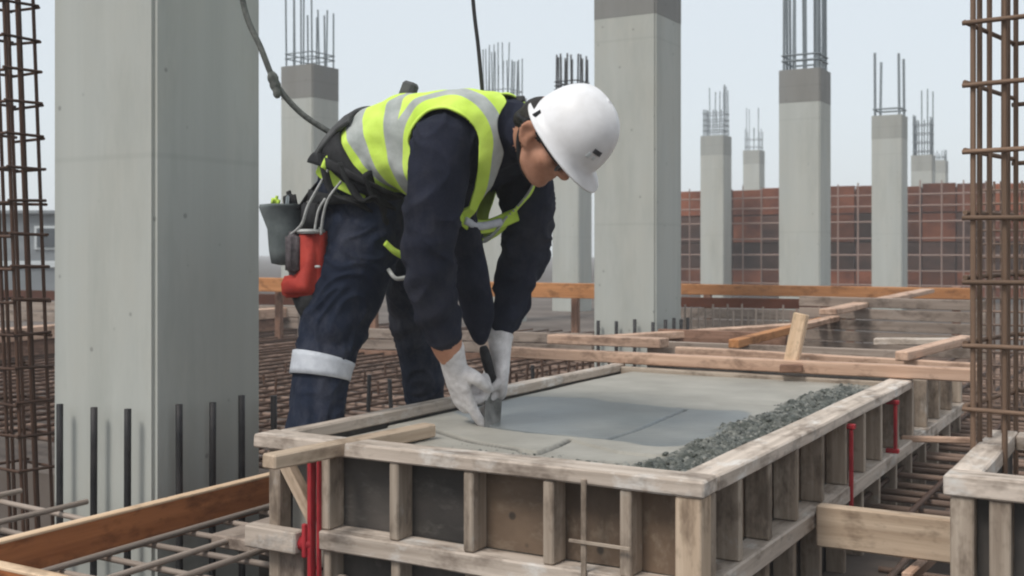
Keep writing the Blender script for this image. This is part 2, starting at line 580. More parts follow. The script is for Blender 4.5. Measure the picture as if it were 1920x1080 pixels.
def column(xl, xr, ytop, label, capy=None, bars=None, near=None, ztop=None, z0=-0.42, steel='grey_steel', head='column_cap'):
    N = near if near is not None else column_near(xl, xr)
    d = N.y
    z1 = ztop if ztop is not None else CAMZ + (HY - ytop) / FPX * d
    u, v = UV(N)
    c = W(u - S / 2, v + S / 2, z0)
    t = empty('concrete_column', c, label, 'column', 'square concrete columns rising from the slab')
    zc = z1 - (0.36 if capy is None else capy)
    for nm, a, b_, m, g in (('shaft', z0, zc, M['column'], 0.0), ('column_head', zc, z1, M[head], 0.002)):
        bm = bmesh.new()
        bmesh.ops.create_cube(bm, size=1.0)
        bmesh.ops.scale(bm, vec=(S + g, S + g, b_ - a), verts=bm.verts)
        ed = [e for e in bm.edges if abs(e.verts[0].co.z - e.verts[1].co.z) > 0.01]
        bmesh.ops.bevel(bm, geom=ed, offset=0.012, segments=2, affect='EDGES')
        me = bpy.data.meshes.new(nm)
        bm.to_mesh(me)
        bm.free()
        link(nm, me, m, t, Matrix.Translation(Vector((c.x, c.y, (a + b_) / 2))) @ Matrix.Rotation(-ANG, 4, 'Z'))
    if bars:
        n, hts, r, ties = bars
        half = S / 2 - 0.045
        per = []
        for i in range(n):
            f = -half + 2 * half * i / (n - 1)
            per += [(f, -half), (f, half)]
            if 0 < i < n - 1:
                per += [(-half, f), (half, f)]
        cu, cv = u - S / 2, v + S / 2
        for k, (a, b_) in enumerate(per):
            h = hts[k % len(hts)]
            if h <= 0:
                continue
            j = random.uniform(-0.012, 0.012)
            bar(W(cu + a, cv + b_, z1 - 0.05), W(cu + a + j, cv + b_ + j, z1 + h * random.uniform(0.97, 1.03)), r, M[steel], t, 'rebar')
        for zt in ties:
            q = [(-half - r, -half - r), (half + r, -half - r), (half + r, half + r), (-half - r, half + r)]
            for k in range(4):
                a, b_ = q[k], q[(k + 1) % 4]
                bar(W(cu + a[0], cv + a[1], z1 + zt), W(cu + b_[0], cv + b_[1], z1 + zt), r * 0.7, M[steel], t, 'tie')
    return t, u, v


cA, uA, vA = column(98, 490, 0, 'largest grey concrete column with dark starter bars round its foot', near=None, ztop=2.9, bars=(4, [0.9], 0.009, [0.1, 0.3]))
column(526, 636, 119, 'grey concrete column with a tall comb of bars directly behind the worker\'s hip', bars=(4, [1.25, 0.62, 1.1, 0.6], 0.0095, [0.09, 0.14]))
cC, uC, vC = column(1113, 1278, 0, 'wide pale concrete column right behind the white helmet', ztop=2.88, capy=0.55, bars=(4, [0.9], 0.009, [0.1]))
column(1460, 1558, 126, 'concrete column with dark head and tall grey bars bundled at its corners', bars=(4, [1.6, 1.5], 0.015, [0.10, 0.16]))
column(1634, 1702, 214, 'slim concrete column with four corner bars beside the right rebar cage', bars=(2, [0.95, 0.9], 0.02, [0.10]), head='column_cap_pale')
column(1313, 1372, 253, 'hazy concrete column with a dense low cluster of bars on top', bars=(5, [0.5, 0.95, 0.48, 0.85], 0.010, [0.1, 0.2, 0.3, 0.42]), head='column_cap_pale')
column(1393, 1434, 281, 'faint far column between two nearer columns above the red wall', bars=(4, [0.6, 1.15, 0.5], 0.010, [0.1, 0.3]), head='column_cap_pale')
column(1035, 1110, 222, 'concrete column half hidden behind the helmet and the wide pale column', bars=(5, [0.98, 0.95], 0.014, [0.3, 0.34, 0.4, 0.46, 0.52, 0.58]), steel='dark_steel')
column(898, 988, 177, 'column behind the worker\'s back with only its thin bars showing', bars=(6, [0.62, 0.45, 0.66, 0.5], 0.0075, [0.08]))
column(1708, 1754, 290, 'faintest far column next to the right rebar cage', bars=(4, [0.9, 0.85, 0.8, 1.5], 0.014, [0.1, 0.3, 0.5, 0.7]), head='column_cap_pale')
column(1741, 1778, 300, 'small faint column at the far right of the skyline', bars=(4, [0.2, 0.3], 0.012, [0.1]), head='column_cap_pale')


# starter bars round column feet, each its own thing
def starters(pts, z0, z1, r, m, labels, group):
    for (u, v), lab in zip(pts, labels):
        top = z1 + random.uniform(-0.012, 0.012)
        p0, p1 = W(u, v, z0), W(u + random.uniform(-.004, .004), v, top)
        q = [p0 + (p1 - p0) * (k / 6) for k in range(7)]
        V, F = tube_geo(q, [r] * 7, 10)
        tag(link('starter_bar', mesh_from('starter_bar', V, F, p0), m, None, Matrix.Translation(p0)), lab, 'rebar', group)


starters([(-2.925, vA - 0.045), (-2.775, vA - 0.045), (-2.63, vA - 0.045)], -0.42, 0.315, 0.0105, M['dark_steel'],
         ['dark starter bar at the outer edge of the largest column\'s left face', 'dark starter bar in the middle of the largest column\'s left face',
          'dark starter bar on the left face next to the largest column\'s corner'], 'starter bars at the largest column')
starters([(uA + 0.045, vA + k) for k in (0.055, 0.185, 0.315, 0.46)], -0.42, 0.318, 0.0105, M['dark_steel'],
         ['dark starter bar on the right face next to the largest column\'s corner', 'second dark starter bar from the corner on the largest column\'s right face',
          'third dark starter bar from the corner on the largest column\'s right face', 'dark starter bar past the right edge of the largest column'],
         'starter bars at the largest column')
labs = []
for k, w in enumerate(('outermost', 'second', 'third', 'last')):
    labs.append('%s short starter bar from the outer edge of the wide pale column\'s broad face' % w if k in (1, 2) else
                ('short dark starter bar at the outer left edge of the wide pale column' if k == 0 else 'short dark starter bar just left of the corner of the wide pale column'))
labs += ['short dark starter bar just right of the corner of the wide pale column', 'second short starter bar from the corner on the shaded face of the wide pale column',
         'third short starter bar from the corner on the shaded face of the wide pale column', 'short dark starter bar at the outer right edge of the wide pale column']
starters([(uC - S + 0.06 + 0.13 * k, vC - 0.05) for k in range(4)] + [(uC + 0.05, vC + 0.05 + 0.13 * k) for k in range(4)], DECK - 0.1, 0.325, 0.012,
         M['dark_steel'], labs, 'starter bars at the wide pale column')

# ------------------------------------------------------------------ red formwork wall far behind, with its rebar grid
VW = UV(P(1500, 470, 21.6))[1]
uw0, uw1 = u_on(1268, VW), u_on(2150, VW)
wz0, wz1 = -0.05, 1.98
t = empty('formwork_wall', W((uw0 + uw1) / 2, VW, wz0), 'long red brown formwork wall behind the far columns', 'wall')
npan = 14
pw = (uw1 - uw0) / npan
rows_z = [wz0, 0.42, 0.93, 1.46, wz1]
for k in range(npan):
    for r_ in range(4):
        dz = random.uniform(-.03, .03) if r_ == 3 else 0
        dv_ = 0.05 + random.uniform(0, .03)
        gbox('panel', uw0 + k * pw + 0.012, uw0 + (k + 1) * pw - 0.012, VW - dv_ + 0.05, VW + 0.06, rows_z[r_] + 0.012, rows_z[r_ + 1] - 0.012 + dz, M['wallred'] if r_ in (0, 3) or (r_ == 2 and k % 3) else M['wallbrown'], t, 0.006, 0)
gbox('backing', uw0, uw1, VW + 0.062, VW + 0.068, wz0, wz1 - 0.06, M['wallbrown'], t, 0, 0)
gbox('waling', uw0, uw1, VW + 0.07, VW + 0.14, 1.2, 1.3, M['brownedge'], t, 0.006, 0)
t = empty('rebar_grid', W((uw0 + uw1) / 2, VW - 0.35, 0), 'dusty rebar grid standing in front of the red wall', 'rebar grid')
vg = VW - 0.45
k = 0
u = uw0 + 0.1
while u < uw1:
    bar(W(u, vg, DECK), W(u, vg, 1.95 + random.uniform(-.02, .1)), 0.013, M['grid_steel'], t)
    u += 0.36
for z in (0.16, 0.42, 0.70, 1.0, 1.3, 1.58, 1.78):
    bar(W(uw0 + 0.05, vg + 0.02, z), W(uw1, vg + 0.02, z), 0.014, M['grid_steel'], t)

# grey site hut far left
hv = 24.0
hc = P(30, 470, 24.0)
t = empty('site_hut', (hc.x, hc.y, -0.42), 'low grey site hut far behind the left rebar cage', 'building')
def hutbox(name, x0, x1, y0, y1, z0, z1, m):
    me = box_mesh(name, x1 - x0, y1 - y0, z1 - z0, 0.01)
    return link(name, me, m, t, Matrix.Translation(((x0 + x1) / 2, (y0 + y1) / 2, (z0 + z1) / 2)))
hutbox('wall', hc.x - 5, hc.x + 3.4, hv, hv + 3, -0.42, 1.55, M['hut'])
hutbox('roof', hc.x - 5.15, hc.x + 3.55, hv - 0.15, hv + 3.15, 1.553, 1.63, M['hut'])
hutbox('plinth_band', hc.x - 5.003, hc.x + 3.403, hv - 0.05, hv - 0.002, 0.42, 0.56, M['hutpale'])
for k in range(5):
    x = hc.x - 4.4 + k * 1.6
    f = hutbox('window', x, x + 0.8, hv - 0.04, hv - 0.003, 0.8, 1.3, M['hutpale'])
    me = box_mesh('pane', 0.68, 0.02, 0.4, 0.003)
    link('pane', me, M['hutdark'], f, Matrix.Translation((x + 0.4, hv - 0.052, 1.05)))

# ------------------------------------------------------------------ reinforcement deck between the columns
t = empty('rebar_mat', W(-2.6, 6, 0), 'wide rusty reinforcement mat covering the floor behind the worker', 'rebar mat')
v = 3.12
while v < 9.6:
    bar(W(-9.5, v + random.uniform(-.02, .02), -0.008 + random.uniform(-.006, .006)), W(-0.2 if v < 5.4 else 3.2, v + random.uniform(-.03, .03), -0.008 + random.uniform(-.006, .006)), 0.0105, M['rust'], t)
    v += 0.125
u = -9.4
while u < 3.2:
    bar(W(u, 3.06 if u < -0.65 else 5.3, 0.012), W(u + random.uniform(-.05, .05), 9.7, 0.012), 0.0085, M['rust_dark'], t)
    u += 0.17 + random.uniform(-.02, .02)
# upper layer chairs: short verticals
rb = empty('starter_row', W(-2.3, 4.1, 0), 'row of short dark bars sticking up behind the worker\'s legs', 'rebar row')
for k in range(9):
    x = 690 + 44 * (k - 3) if k < 8 else 1000
    p = PZ(x, 785 - 4 * k, 0.0)
    bar((p.x, p.y, -0.04), (p.x + random.uniform(-.01, .01), p.y, 0.17 + random.uniform(-.02, .02)), 0.010, M['dark_steel'], rb)

rb = empty('starter_row', W(-2.0, 4.8, 0), 'row of short dark bars beyond the left rail of the formwork', 'rebar row')
for k in range(15):
    x = 955 + 15.5 * k
    p = PZ(x, 735 - 2.2 * k, 0.0)
    bar((p.x, p.y, -0.1), (p.x + random.uniform(-.02, .02), p.y + random.uniform(-.02, .02), 0.13 + random.uniform(-.03, .03)), 0.008, M['rust_dark'], rb)
rb = empty('starter_row', W(-3.4, 5.5, 0), 'scattered short bars in the mat between the largest column and the worker', 'rebar row')
for k in range(16):
    p = PZ(495 + 18 * k + random.uniform(-6, 6), random.uniform(690, 770), 0.0)
    bar((p.x, p.y, -0.1), (p.x + random.uniform(-.02, .02), p.y, 0.07 + random.uniform(-.02, .04)), 0.007, M['rust_dark'], rb)
# lower left pit mat
t = empty('rebar_mat', W(-2.1, 2.3, 0), 'open rusty rebar mat spanning the dark pit beside the brown board', 'rebar mat')
for k in range(11):
    v = 1.25 + 0.145 * k
    bar(W(-2.43 + random.uniform(-.02, .03), v, 0.0), W(-1.70, v + random.uniform(-.02, .02), 0.0), 0.0085, M['mat_steel'], t)
for u in (-2.31, -2.13, -1.99):
    bar(W(u, 1.1, 0.017), W(u - 0.03, 2.95, 0.017), 0.0085, M['mat_steel'], t)
t = empty('rebar_mat', W(-3.2, 2.3, 0), 'few crossing grey bars left of the largest column\'s foot', 'rebar mat')
for k in range(4):
    v = 1.55 + 0.2 * k
    bar(W(-3.9, v + 0.06, 0.035), W(-2.40, v, 0.02), 0.0085, M['mat_steel'], t)
for u in (-3.3, -3.05, -2.75, -2.5):
    bar(W(u, 0.9, 0.038), W(u, 2.25, 0.045), 0.0085, M['mat_steel'], t)
# pit mat on the right of the formwork
t = empty('rebar_mat', W(-0.4, 3.0, -0.2), 'rusty rebar mat down in the dark gap right of the formwork', 'rebar mat')
for k in range(16):
    v = 1.9 + 0.2 * k
    bar(W(-0.72, v, -0.12), W(0.9, v, -0.12), 0.009, M['rust'], t)
for k in range(8):
    u = -0.66 + 0.2 * k
    bar(W(u, 1.8, -0.102), W(u, 5.1, -0.102), 0.009, M['rust'], t)

# ------------------------------------------------------------------ timber edge forms around the deck
def tboard(name, p0, p1, w, h, m, label, group=None, ref=UP, edge=None, cat='board'):
    o = beam(name, p0, p1, w, h, m, None, ref)
    tag(o, label, cat, group)
    if edge:
        L = (Vector(p1) - Vector(p0)).length
        e = link('cut_edge', box_mesh('cut_edge', L + .002, w + 0.003, 0.008, 0.002), edge, o, o.matrix_world @ Matrix.Translation((0, 0, h / 2)))
        e.matrix_parent_inverse = o.matrix_basis.inverted()
    return o


ub = -2.37
tboard('edge_board', W(ub, 0.9, 0.048), W(ub, 2.90, 0.048), 0.027, 0.105, M['brown'], 'brown stained board on edge in front of the largest column', None, UP, M['cutedge'])
vb = UV(PZ(60, 1068, 0.11))[1]
tboard('edge_board', W(-2.345, vb, 0.052), W(-1.55, vb, 0.052), 0.03, 0.105, M['brown'], 'brown board with a pale top edge cut off by the lower left corner', None, UP, M['cutedge'])

tboard('timber_rail', P(470, 533, 9.95), P(1118, 546, 9.05), 0.06, 0.12, M['orange'], 'orange brown timber rail running behind the worker', 'orange timber rails')
tboard('timber_rail', P(1270, 542, 9.1), P(1822, 551, 8.4), 0.06, 0.085, M['orange'], 'long orange timber rail crossing in front of the far columns', 'orange timber rails')
for x, d in ((520, 9.98), (700, 9.7), (1080, 9.2), (1330, 9.1), (1600, 8.75), (1800, 8.5)):
    q = P(x, 545, d)
    beam('rail_post', (q.x, q.y + 0.07, DECK), (q.x, q.y + 0.07, q.z + 0.03), 0.06, 0.05, M['brownedge'])
for o in [o for o in col.objects if o.name.startswith('rail_post')]:
    px = CX + o.matrix_world.translation.x / o.matrix_world.translation.y * FPX
    who = {520: 'brown post under the orange rail beside the largest column', 700: 'brown post under the orange rail between the worker\'s legs', 1080: 'brown post under the orange rail left of the wide pale column',
           1330: 'brown post under the long orange rail right of the wide pale column', 1600: 'brown post under the long orange rail between two far columns', 1800: 'brown post under the long orange rail at the right cage'}
    k = min(who, key=lambda a: abs(a - px))
    tag(o, who[k], 'post', 'posts under the orange rails')


def form_side(p0, p1, z0, z1, n, mats, label, thick=0.03, studs=0):
    t = empty('form_side', ((p0 + p1) / 2)[:2] + (z0,), label, 'formwork')
    h = (z1 - z0) / n
    for k in range(n):
        za = z0 + (k + 0.5) * h
        beam('plank', (p0.x, p0.y, za), (p1.x, p1.y, za), thick + random.uniform(0, .01), h - 0.008, mats[k % len(mats)], t, UP, 0.003, 0.0015)
    return t


a, b = PZ(-60, 634, 0.18), PZ(560, 583, 0.18)
form_side(a, b, -0.12, 0.13, 2, [M['brownedge']], 'low brown plank form running away past both sides of the largest column')
tboard('capping_board', (a.x, a.y, 0.18), (b.x, b.y, 0.18), 0.13, 0.095, M['pink'], 'pale pinkish board capping the low brown plank form')
a, b = P(-80, 548, 12.5), P(560, 552, 11.0)
form_side(Vector((a.x, a.y, 0)), Vector((b.x, b.y, 0)), 0.02, 0.36, 3, [M['greyplank'], M['greyplank'], M['wallred']], 'grey and maroon plank form far behind the left rebar cage')
a, b = P(560, 600, 8.7), P(1112, 612, 8.0)
form_side(Vector((a.x, a.y, 0)), Vector((b.x, b.y, 0)), -0.04, 0.20, 3, [M['brownedge'], M['greyplank'], M['greyplank']], 'low brown plank form behind the worker\'s legs and arms')
a, b = P(1276, 590, 8.9), P(1560, 594, 8.5)
form_side(Vector((a.x, a.y, 0)), Vector((b.x, b.y, 0)), 0.08, 0.42, 4, [M['greyplank'], M['greyplank'], M['greyplank'], M['wallred']], 'grey mauve plank form with a maroon top right of the wide pale column')
rb = empty('starter_row', W(1.0, 7.9, 0), 'row of thin grey bars before the grey mauve plank form', 'rebar row')
for k in range(22):
    x = 1284 + 13.2 * k
    p = P(x, 600, 8.35)
    bar((p.x, p.y, -0.03), (p.x + random.uniform(-.008, .008), p.y, 0.36 + random.uniform(-.03, .03)), 0.007, M['grid_steel'] if k > 14 else M['mat_steel'], rb)
a, b = P(1500, 600, 6.6), P(1850, 604, 6.0)
form_side(Vector((a.x, a.y, 0)), Vector((b.x, b.y, 0)), 0.20, 0.52, 5, [M['greyplank'], M['greyplank']], 'grey weathered plank form side left of the right rebar cage')
a, b = P(1235, 628, 6.3), P(1475, 632, 6.0)
form_side(Vector((a.x, a.y, 0)), Vector((b.x, b.y, 0)), 0.18, 0.35, 2, [M['orange'], M['brownedge']], 'low orange plank form between the pale column and the upright peg')
a, b = P(1215, 650, 5.55), P(1700, 656, 5.0)
form_side(Vector((a.x, a.y, 0)), Vector((b.x, b.y, 0)), 0.2, 0.345, 2, [M['ply'], M['greyplank']], 'dark weathered plank form just beyond the long batten')

# loose battens beyond the wet concrete
VB = UV(P(1400, 682, 4.30))[1]
tboard('batten', P(958, 660, 4.87), P(1835, 704, 3.86), 0.055, 0.045, M['pink'], 'long pale batten crossing the far end of the wet concrete')
tboard('batten', P(1270, 657, 4.95), P(1840, 690, 4.2), 0.05, 0.035, M['pink'], 'second pale batten just behind the long crossing batten')
tboard('batten', P(1035, 635, 5.75), P(1246, 643, 5.4), 0.10, 0.045, M['pink'], 'short pale board with a square cut end left of the orange plank form')
tboard('batten', P(1130, 636, 6.1), P(1490, 613, 6.5), 0.08, 0.04, M['pink'], 'long pale board resting on the low orange plank form')
tboard('batten', P(1375, 645, 5.2), P(1580, 592, 6.9), 0.05, 0.04, M['orange'], 'thin orange batten slanting up behind the upright peg')
tboard('batten', P(1552, 585, 5.8), P(1740, 545, 8.0), 0.09, 0.03, M['pink'], 'pale plank slanting up to the long orange rail')
tboard('batten', P(1500, 612, 6.0), P(1570, 596, 6.5), 0.06, 0.03, M['pink'], 'short pale offcut at the end of the slanting pale plank')
tboard('batten', P(1690, 668, 4.25), P(1812, 636, 4.9), 0.05, 0.035, M['pink'], 'short pale board slanting toward the right rebar cage')
tboard('batten', P(1640, 640, 5.1), P(1830, 641, 4.9), 0.06, 0.03, M['rail'], 'grey flat board lying behind the short slanting board')
tboard('peg', P(1481, 693, 4.22), P(1503, 588, 4.22), 0.05, 0.045, M['cutedge'], 'upright pale wooden peg leaning on the long crossing batten', None, DV, None, 'peg')
tboard('timber_block', P(1462, 691, 4.16), P(1505, 690, 4.14), 0.05, 0.028, M['brownedge'], 'dark brown wooden block at the foot of the upright peg', None, UP, None, 'block')

# ------------------------------------------------------------------ main formwork box
V0, UL, UR = 2.097, -1.949, -0.789
V1 = 4.16
TOP = 0.33
RT = 0.034            # rail thickness
fw = empty('concrete_formwork', W(-1.37, 3.1, -0.42), 'long weathered timber formwork box holding the wet concrete', 'formwork')
gbox('top_rail', UL - 0.01, UR, V0, V0 + 0.08, TOP - RT, TOP, M['rail'], fw, 0.004, 0.003)
gbox('top_rail', UR - 0.078, UR + 0.001, V0 + 0.081, V1, TOP - RT, TOP - 0.001, M['rail'], fw, 0.004, 0.003)
gbox('top_rail', UL, UL + 0.045, V0 + 0.082, V1 + 0.02, TOP - RT, TOP - 0.002, M['rail'], fw, 0.004, 0.003)
gbox('top_rail', UL + 0.05, UR - 0.083, V1 - 0.04, V1, TOP - 0.06, TOP - 0.012, M['stud'], fw, 0.004, 0.002)
# front side
pu = [u_on(x, V0) for x in (606, 735, 875, 1025, 1170)]
PANV = V0 + 0.066
edges_u = [pu[0] - 0.012] + pu[1:] + [UR - 0.012]
LZ0, LZ1 = 0.072, 0.118
for i in range(len(edges_u) - 1):
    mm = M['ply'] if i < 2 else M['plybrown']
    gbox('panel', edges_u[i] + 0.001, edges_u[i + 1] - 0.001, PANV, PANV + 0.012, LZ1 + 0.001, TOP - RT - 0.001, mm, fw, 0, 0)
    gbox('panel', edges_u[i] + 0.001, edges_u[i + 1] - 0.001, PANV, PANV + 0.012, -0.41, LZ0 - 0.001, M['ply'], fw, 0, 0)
for i, uu in enumerate(pu):
    gbox('stud', uu - 0.0125, uu + 0.0125, V0 + 0.006, PANV - 0.001, LZ1 + 0.001, TOP - RT - 0.001, M['stud'], fw, 0.003, 0.001)
    gbox('stud', uu - 0.012, uu + 0.012, V0 + 0.012, PANV - 0.001, -0.41, LZ0 - 0.001, M['stud'], fw, 0.003, 0.001)
gbox('corner_post', UR - 0.062, UR - 0.008, V0 + 0.005, V0 + 0.064, -0.41, TOP - RT - 0.001, M['fresh'], fw, 0.003, 0.001)
gbox('ledge', pu[0] - 0.018, UR - 0.064, V0 - 0.002, PANV - 0.001, LZ0, LZ1, M['rail'], fw, 0.004, 0.003)
# pale cable ties on the front
uu = u_on(1096, V0)
gbox('strap', uu - 0.006, uu + 0.006, V0 - 0.006, V0 - 0.001, -0.05, TOP - 0.02, M['stud'], fw, 0.001, 0)
gbox('strap', u_on(1070, V0), u_on(1185, V0), V0 - 0.0105, V0 - 0.0065, 0.178, 0.185, M['stud'], fw, 0.001, 0)
# right side
pv = [v_on(x, UR) for x in (1345, 1395, 1450, 1500, 1548, 1593, 1626, 1657, 1688, 1716, 1742, 1765, 1787, 1806)]
PANU = UR - 0.066
VE = pv[-1] + 0.02
for i in range(len(pv) - 1):
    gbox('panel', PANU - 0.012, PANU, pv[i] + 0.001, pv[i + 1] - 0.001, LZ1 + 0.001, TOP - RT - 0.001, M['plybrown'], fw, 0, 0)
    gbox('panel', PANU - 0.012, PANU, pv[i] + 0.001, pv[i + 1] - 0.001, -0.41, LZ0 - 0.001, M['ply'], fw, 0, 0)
for i, vv in enumerate(pv):
    hw = 0.011
    gbox('stud', PANU + 0.001, UR - 0.006, vv - hw, vv + hw, LZ1 + 0.001, TOP - RT - 0.001, M['stud'], fw, 0.003, 0.001)
    gbox('stud', PANU + 0.001, UR - 0.012, vv - hw, vv + hw, -0.41, LZ0 - 0.001, M['stud'], fw, 0.003, 0.001)
gbox('ledge', PANU + 0.001, UR + 0.002, V0 + 0.066, VE, LZ0, LZ1, M['rail'], fw, 0.004, 0.003)
# left side
PL = UL + 0.02
for k in range(5):
    a = V0 + 0.09 + k * 0.41
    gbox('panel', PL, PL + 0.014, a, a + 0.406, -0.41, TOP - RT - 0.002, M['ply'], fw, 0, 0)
# left front end: post, brace, bracket
u1 = u_on(509, V0)
gbox('post', u1 - 0.019, u1 + 0.016, V0 + 0.01, V0 + 0.055, -0.02, TOP - RT - 0.001, M['stud'], fw, 0.003, 0.001)
beam('brace', W(u1 + 0.012, V0 + 0.028, 0.275), W(u_on(578, V0), V0 + 0.028, 0.13), 0.03, 0.033, M['fresh'], fw, DV, 0.003, 0.001)
gbox('bracket', u_on(473, V0) , u_on(568, V0), V0 - 0.03, V0 + 0.009, 0.058, 0.112, M['rail'], fw, 0.004, 0.002)
gbox('post', u_on(515, V0), u_on(562, V0), V0 + 0.012, V0 + 0.05, -0.41, 0.057, M['greyplank'], fw, 0.003, 0.001)


# ------------------------------------------------------------------ wet concrete in the box
def polydist(uu, vv, pts):
    best = np.full(uu.shape, 1e9)
    for a, b in zip(pts[:-1], pts[1:]):
        ax, ay = a
        dx, dy = b[0] - ax, b[1] - ay
        L = dx * dx + dy * dy + 1e-12
        s = np.clip(((uu - ax) * dx + (vv - ay) * dy) / L, 0, 1)
        best = np.minimum(best, np.hypot(uu - ax - s * dx, vv - ay - s * dy))
    return best


def inside(uu, vv, poly):
    c = np.zeros(uu.shape, bool)
    n = len(poly)
    for i in range(n):
        x0, y0 = poly[i]
        x1, y1 = poly[(i + 1) % n]
        hit = ((y0 > vv) != (y1 > vv)) & (uu < (x1 - x0) * (vv - y0) / (y1 - y0 + 1e-12) + x0)
        c ^= hit
    return c


ZC = 0.302
uvp = lambda pts: [UV(PZ(x, y, ZC)) for x, y in pts]


def smoothpoly(pts):
    q = catmull([Vector((x, y, 0)) for x, y in pts], 6)
    return [(p.x, p.y) for p in q]


u0c, u1c, v0c, v1c = UL + 0.047, UR - 0.080, V0 + 0.082, V1 - 0.005
nu, nv = 260, 480
gu = np.linspace(u0c, u1c, nu)
# denser rows close to the camera
sv = np.linspace(0, 1, nv)
gv = v0c + (v1c - v0c) * (0.62 * sv + 0.38 * sv ** 2)
UU, VV = np.meshgrid(gu, gv, indexing='xy')


def fbm(scale, seed, oct=4):
    out = np.zeros(UU.shape)
    rng = np.random.default_rng(seed)
    for o in range(oct):
        s = scale * 2 ** o
        nx, ny = int((u1c - u0c) * s) + 4, int((v1c - v0c) * s) + 4
        g = rng.uniform(-1, 1, (ny, nx))
        x, y = (UU - u0c) * s, (VV - v0c) * s
        xi, yi = x.astype(int), y.astype(int)
        fx, fy = x - xi, y - yi
        fx, fy = fx * fx * (3 - 2 * fx), fy * fy * (3 - 2 * fy)
        a = g[yi, xi] * (1 - fx) + g[yi, xi + 1] * fx
        b = g[yi + 1, xi] * (1 - fx) + g[yi + 1, xi + 1] * fx
        out += (a * (1 - fy) + b * fy) * 0.5 ** o
    return out


sst = lambda x, a, b: (lambda q: q * q * (3 - 2 * q))(np.clip((x - a) / (b - a), 0, 1))
H = ZC + 0.0012 * fbm(3, 1, 3)
# coarse strip along the right rail
bw = 0.17 + 0.03 * fbm(4, 5, 3) + 0.045 * sst(-VV, -(v0c + 0.5), -v0c) - 0.02 * sst(VV, v1c - 0.6, v1c)
dist_r = u1c - UU
bw = bw + 0.012 * fbm(18, 33, 3)
coarse = 1 - sst(dist_r, bw - 0.045, bw + 0.02)
coarse *= 1 - 0.75 * sst(VV, v1c - 0.22, v1c - 0.08)
# slumped front zone
edge_pts = smoothpoly(uvp([(700, 786), (810, 803), (880, 824), (960, 838), (1008, 845), (1070, 821), (1140, 815)]))
front_poly = uvp([(700, 786), (810, 803), (880, 824), (960, 838), (1008, 845)]) + uvp([(1070, 822), (1160, 845), (1260, 856), (1330, 850), (1400, 905), (1000, 1000), (500, 900), (520, 800)])
fz = inside(UU, VV, front_poly).astype(float)
# soften on the right part of the polygon only
lim = uvp([(1008, 845)])[0][0]
fr_dist = VV - v0c
H -= fz * 0.006
rough_f = (1 - sst(fr_dist + 0.03 * fbm(9, 41, 3), 0.10, 0.25)) * (0.35 + 0.65 * sst(UU, lim - 0.1, lim + 0.25)) * (1 - coarse)
lump = np.abs(fbm(16, 3, 4))
H += rough_f * (0.012 * lump - 0.010 + 0.007 * np.abs(fbm(42, 8, 3)))
H += coarse * (0.020 * np.abs(fbm(10, 11, 4)) - 0.004 + 0.008 * np.abs(fbm(48, 14, 2)) - 0.010 * sst(bw - dist_r, 0.02, 0.15))
H -= (1 - sst(dist_r, 0.0, 0.03)) * 0.012 * coarse
# scored lines
cut = np.zeros(UU.shape)  # mask for the shadow line painted along the grooves and step edge
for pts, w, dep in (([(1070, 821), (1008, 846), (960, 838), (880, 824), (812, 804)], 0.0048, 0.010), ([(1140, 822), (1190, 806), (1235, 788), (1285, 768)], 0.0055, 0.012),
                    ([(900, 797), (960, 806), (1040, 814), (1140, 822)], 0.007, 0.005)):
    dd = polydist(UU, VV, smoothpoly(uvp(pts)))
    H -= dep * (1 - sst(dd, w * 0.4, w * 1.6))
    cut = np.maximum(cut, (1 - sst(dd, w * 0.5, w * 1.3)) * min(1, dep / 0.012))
# raised skim lip behind the freshly floated area
wet_poly = uvp([(850, 770), (905, 797), (1000, 812), (1140, 824), (1250, 838), (1330, 822), (1400, 775), (1280, 766), (1140, 752), (1070, 745), (960, 742), (900, 745)])
dl = polydist(UU, VV, smoothpoly(wet_poly + wet_poly[:1]))
win = inside(UU, VV, smoothpoly(wet_poly + wet_poly[:1]))
sd = np.where(win, dl, -dl)
wet = sst(sd + 0.018 * fbm(7, 21, 4), -0.012, 0.014) * (0.86 + 0.14 * fbm(5, 77, 3))
H -= 0.002 * wet
H = np.minimum(H, TOP + 0.006 - 0.006 * sst(VV, v1c - 1.0, v1c))
# left edge sits lower against the rail
H -= 0.012 * (1 - sst(UU - u0c, 0.0, 0.06))

orig = W(-1.37, 3.1, ZC)
PX = UU * CA + VV * SA - orig.x
PY = -UU * SA + VV * CA - orig.y
verts = np.stack([PX, PY, H - orig.z], -1).reshape(-1, 3)
idx = np.arange(nu * nv).reshape(nv, nu)
quads = np.stack([idx[:-1, :-1], idx[:-1, 1:], idx[1:, 1:], idx[1:, :-1]], -1).reshape(-1, 4)
# skirt: closes the body of concrete down the sides
ring = np.concatenate([idx[0, :], idx[1:, -1], idx[-1, -2::-1], idx[-2:0:-1, 0]])
low = verts[ring].copy()
low[:, 2] = -0.3
nb = len(verts)
ln = len(ring)
ii = np.arange(ln)
skirt = np.stack([ring[(ii + 1) % ln], ring, nb + ii, nb + (ii + 1) % ln], -1)
verts = np.concatenate([verts, low])
quads = np.concatenate([quads, skirt])
me = bpy.data.meshes.new('wet_concrete')
me.from_pydata(verts.tolist(), [], quads.tolist())
me.update()
smooth(me)
for nm, arr in (('wet', wet), ('coarse', np.clip(coarse, 0, 1)), ('rough', np.clip(rough_f, 0, 1)), ('cut', cut)):  # 'cut' masks the shadow line painted along the grooves and step edge
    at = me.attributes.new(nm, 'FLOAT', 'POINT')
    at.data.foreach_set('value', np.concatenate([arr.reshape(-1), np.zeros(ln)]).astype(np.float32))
m, nt, b = new_mat('wet_concrete')


def attr(nt, n):
    a = nt.nodes.new('ShaderNodeAttribute')
    a.attribute_name = n
    return a.outputs['Fac']


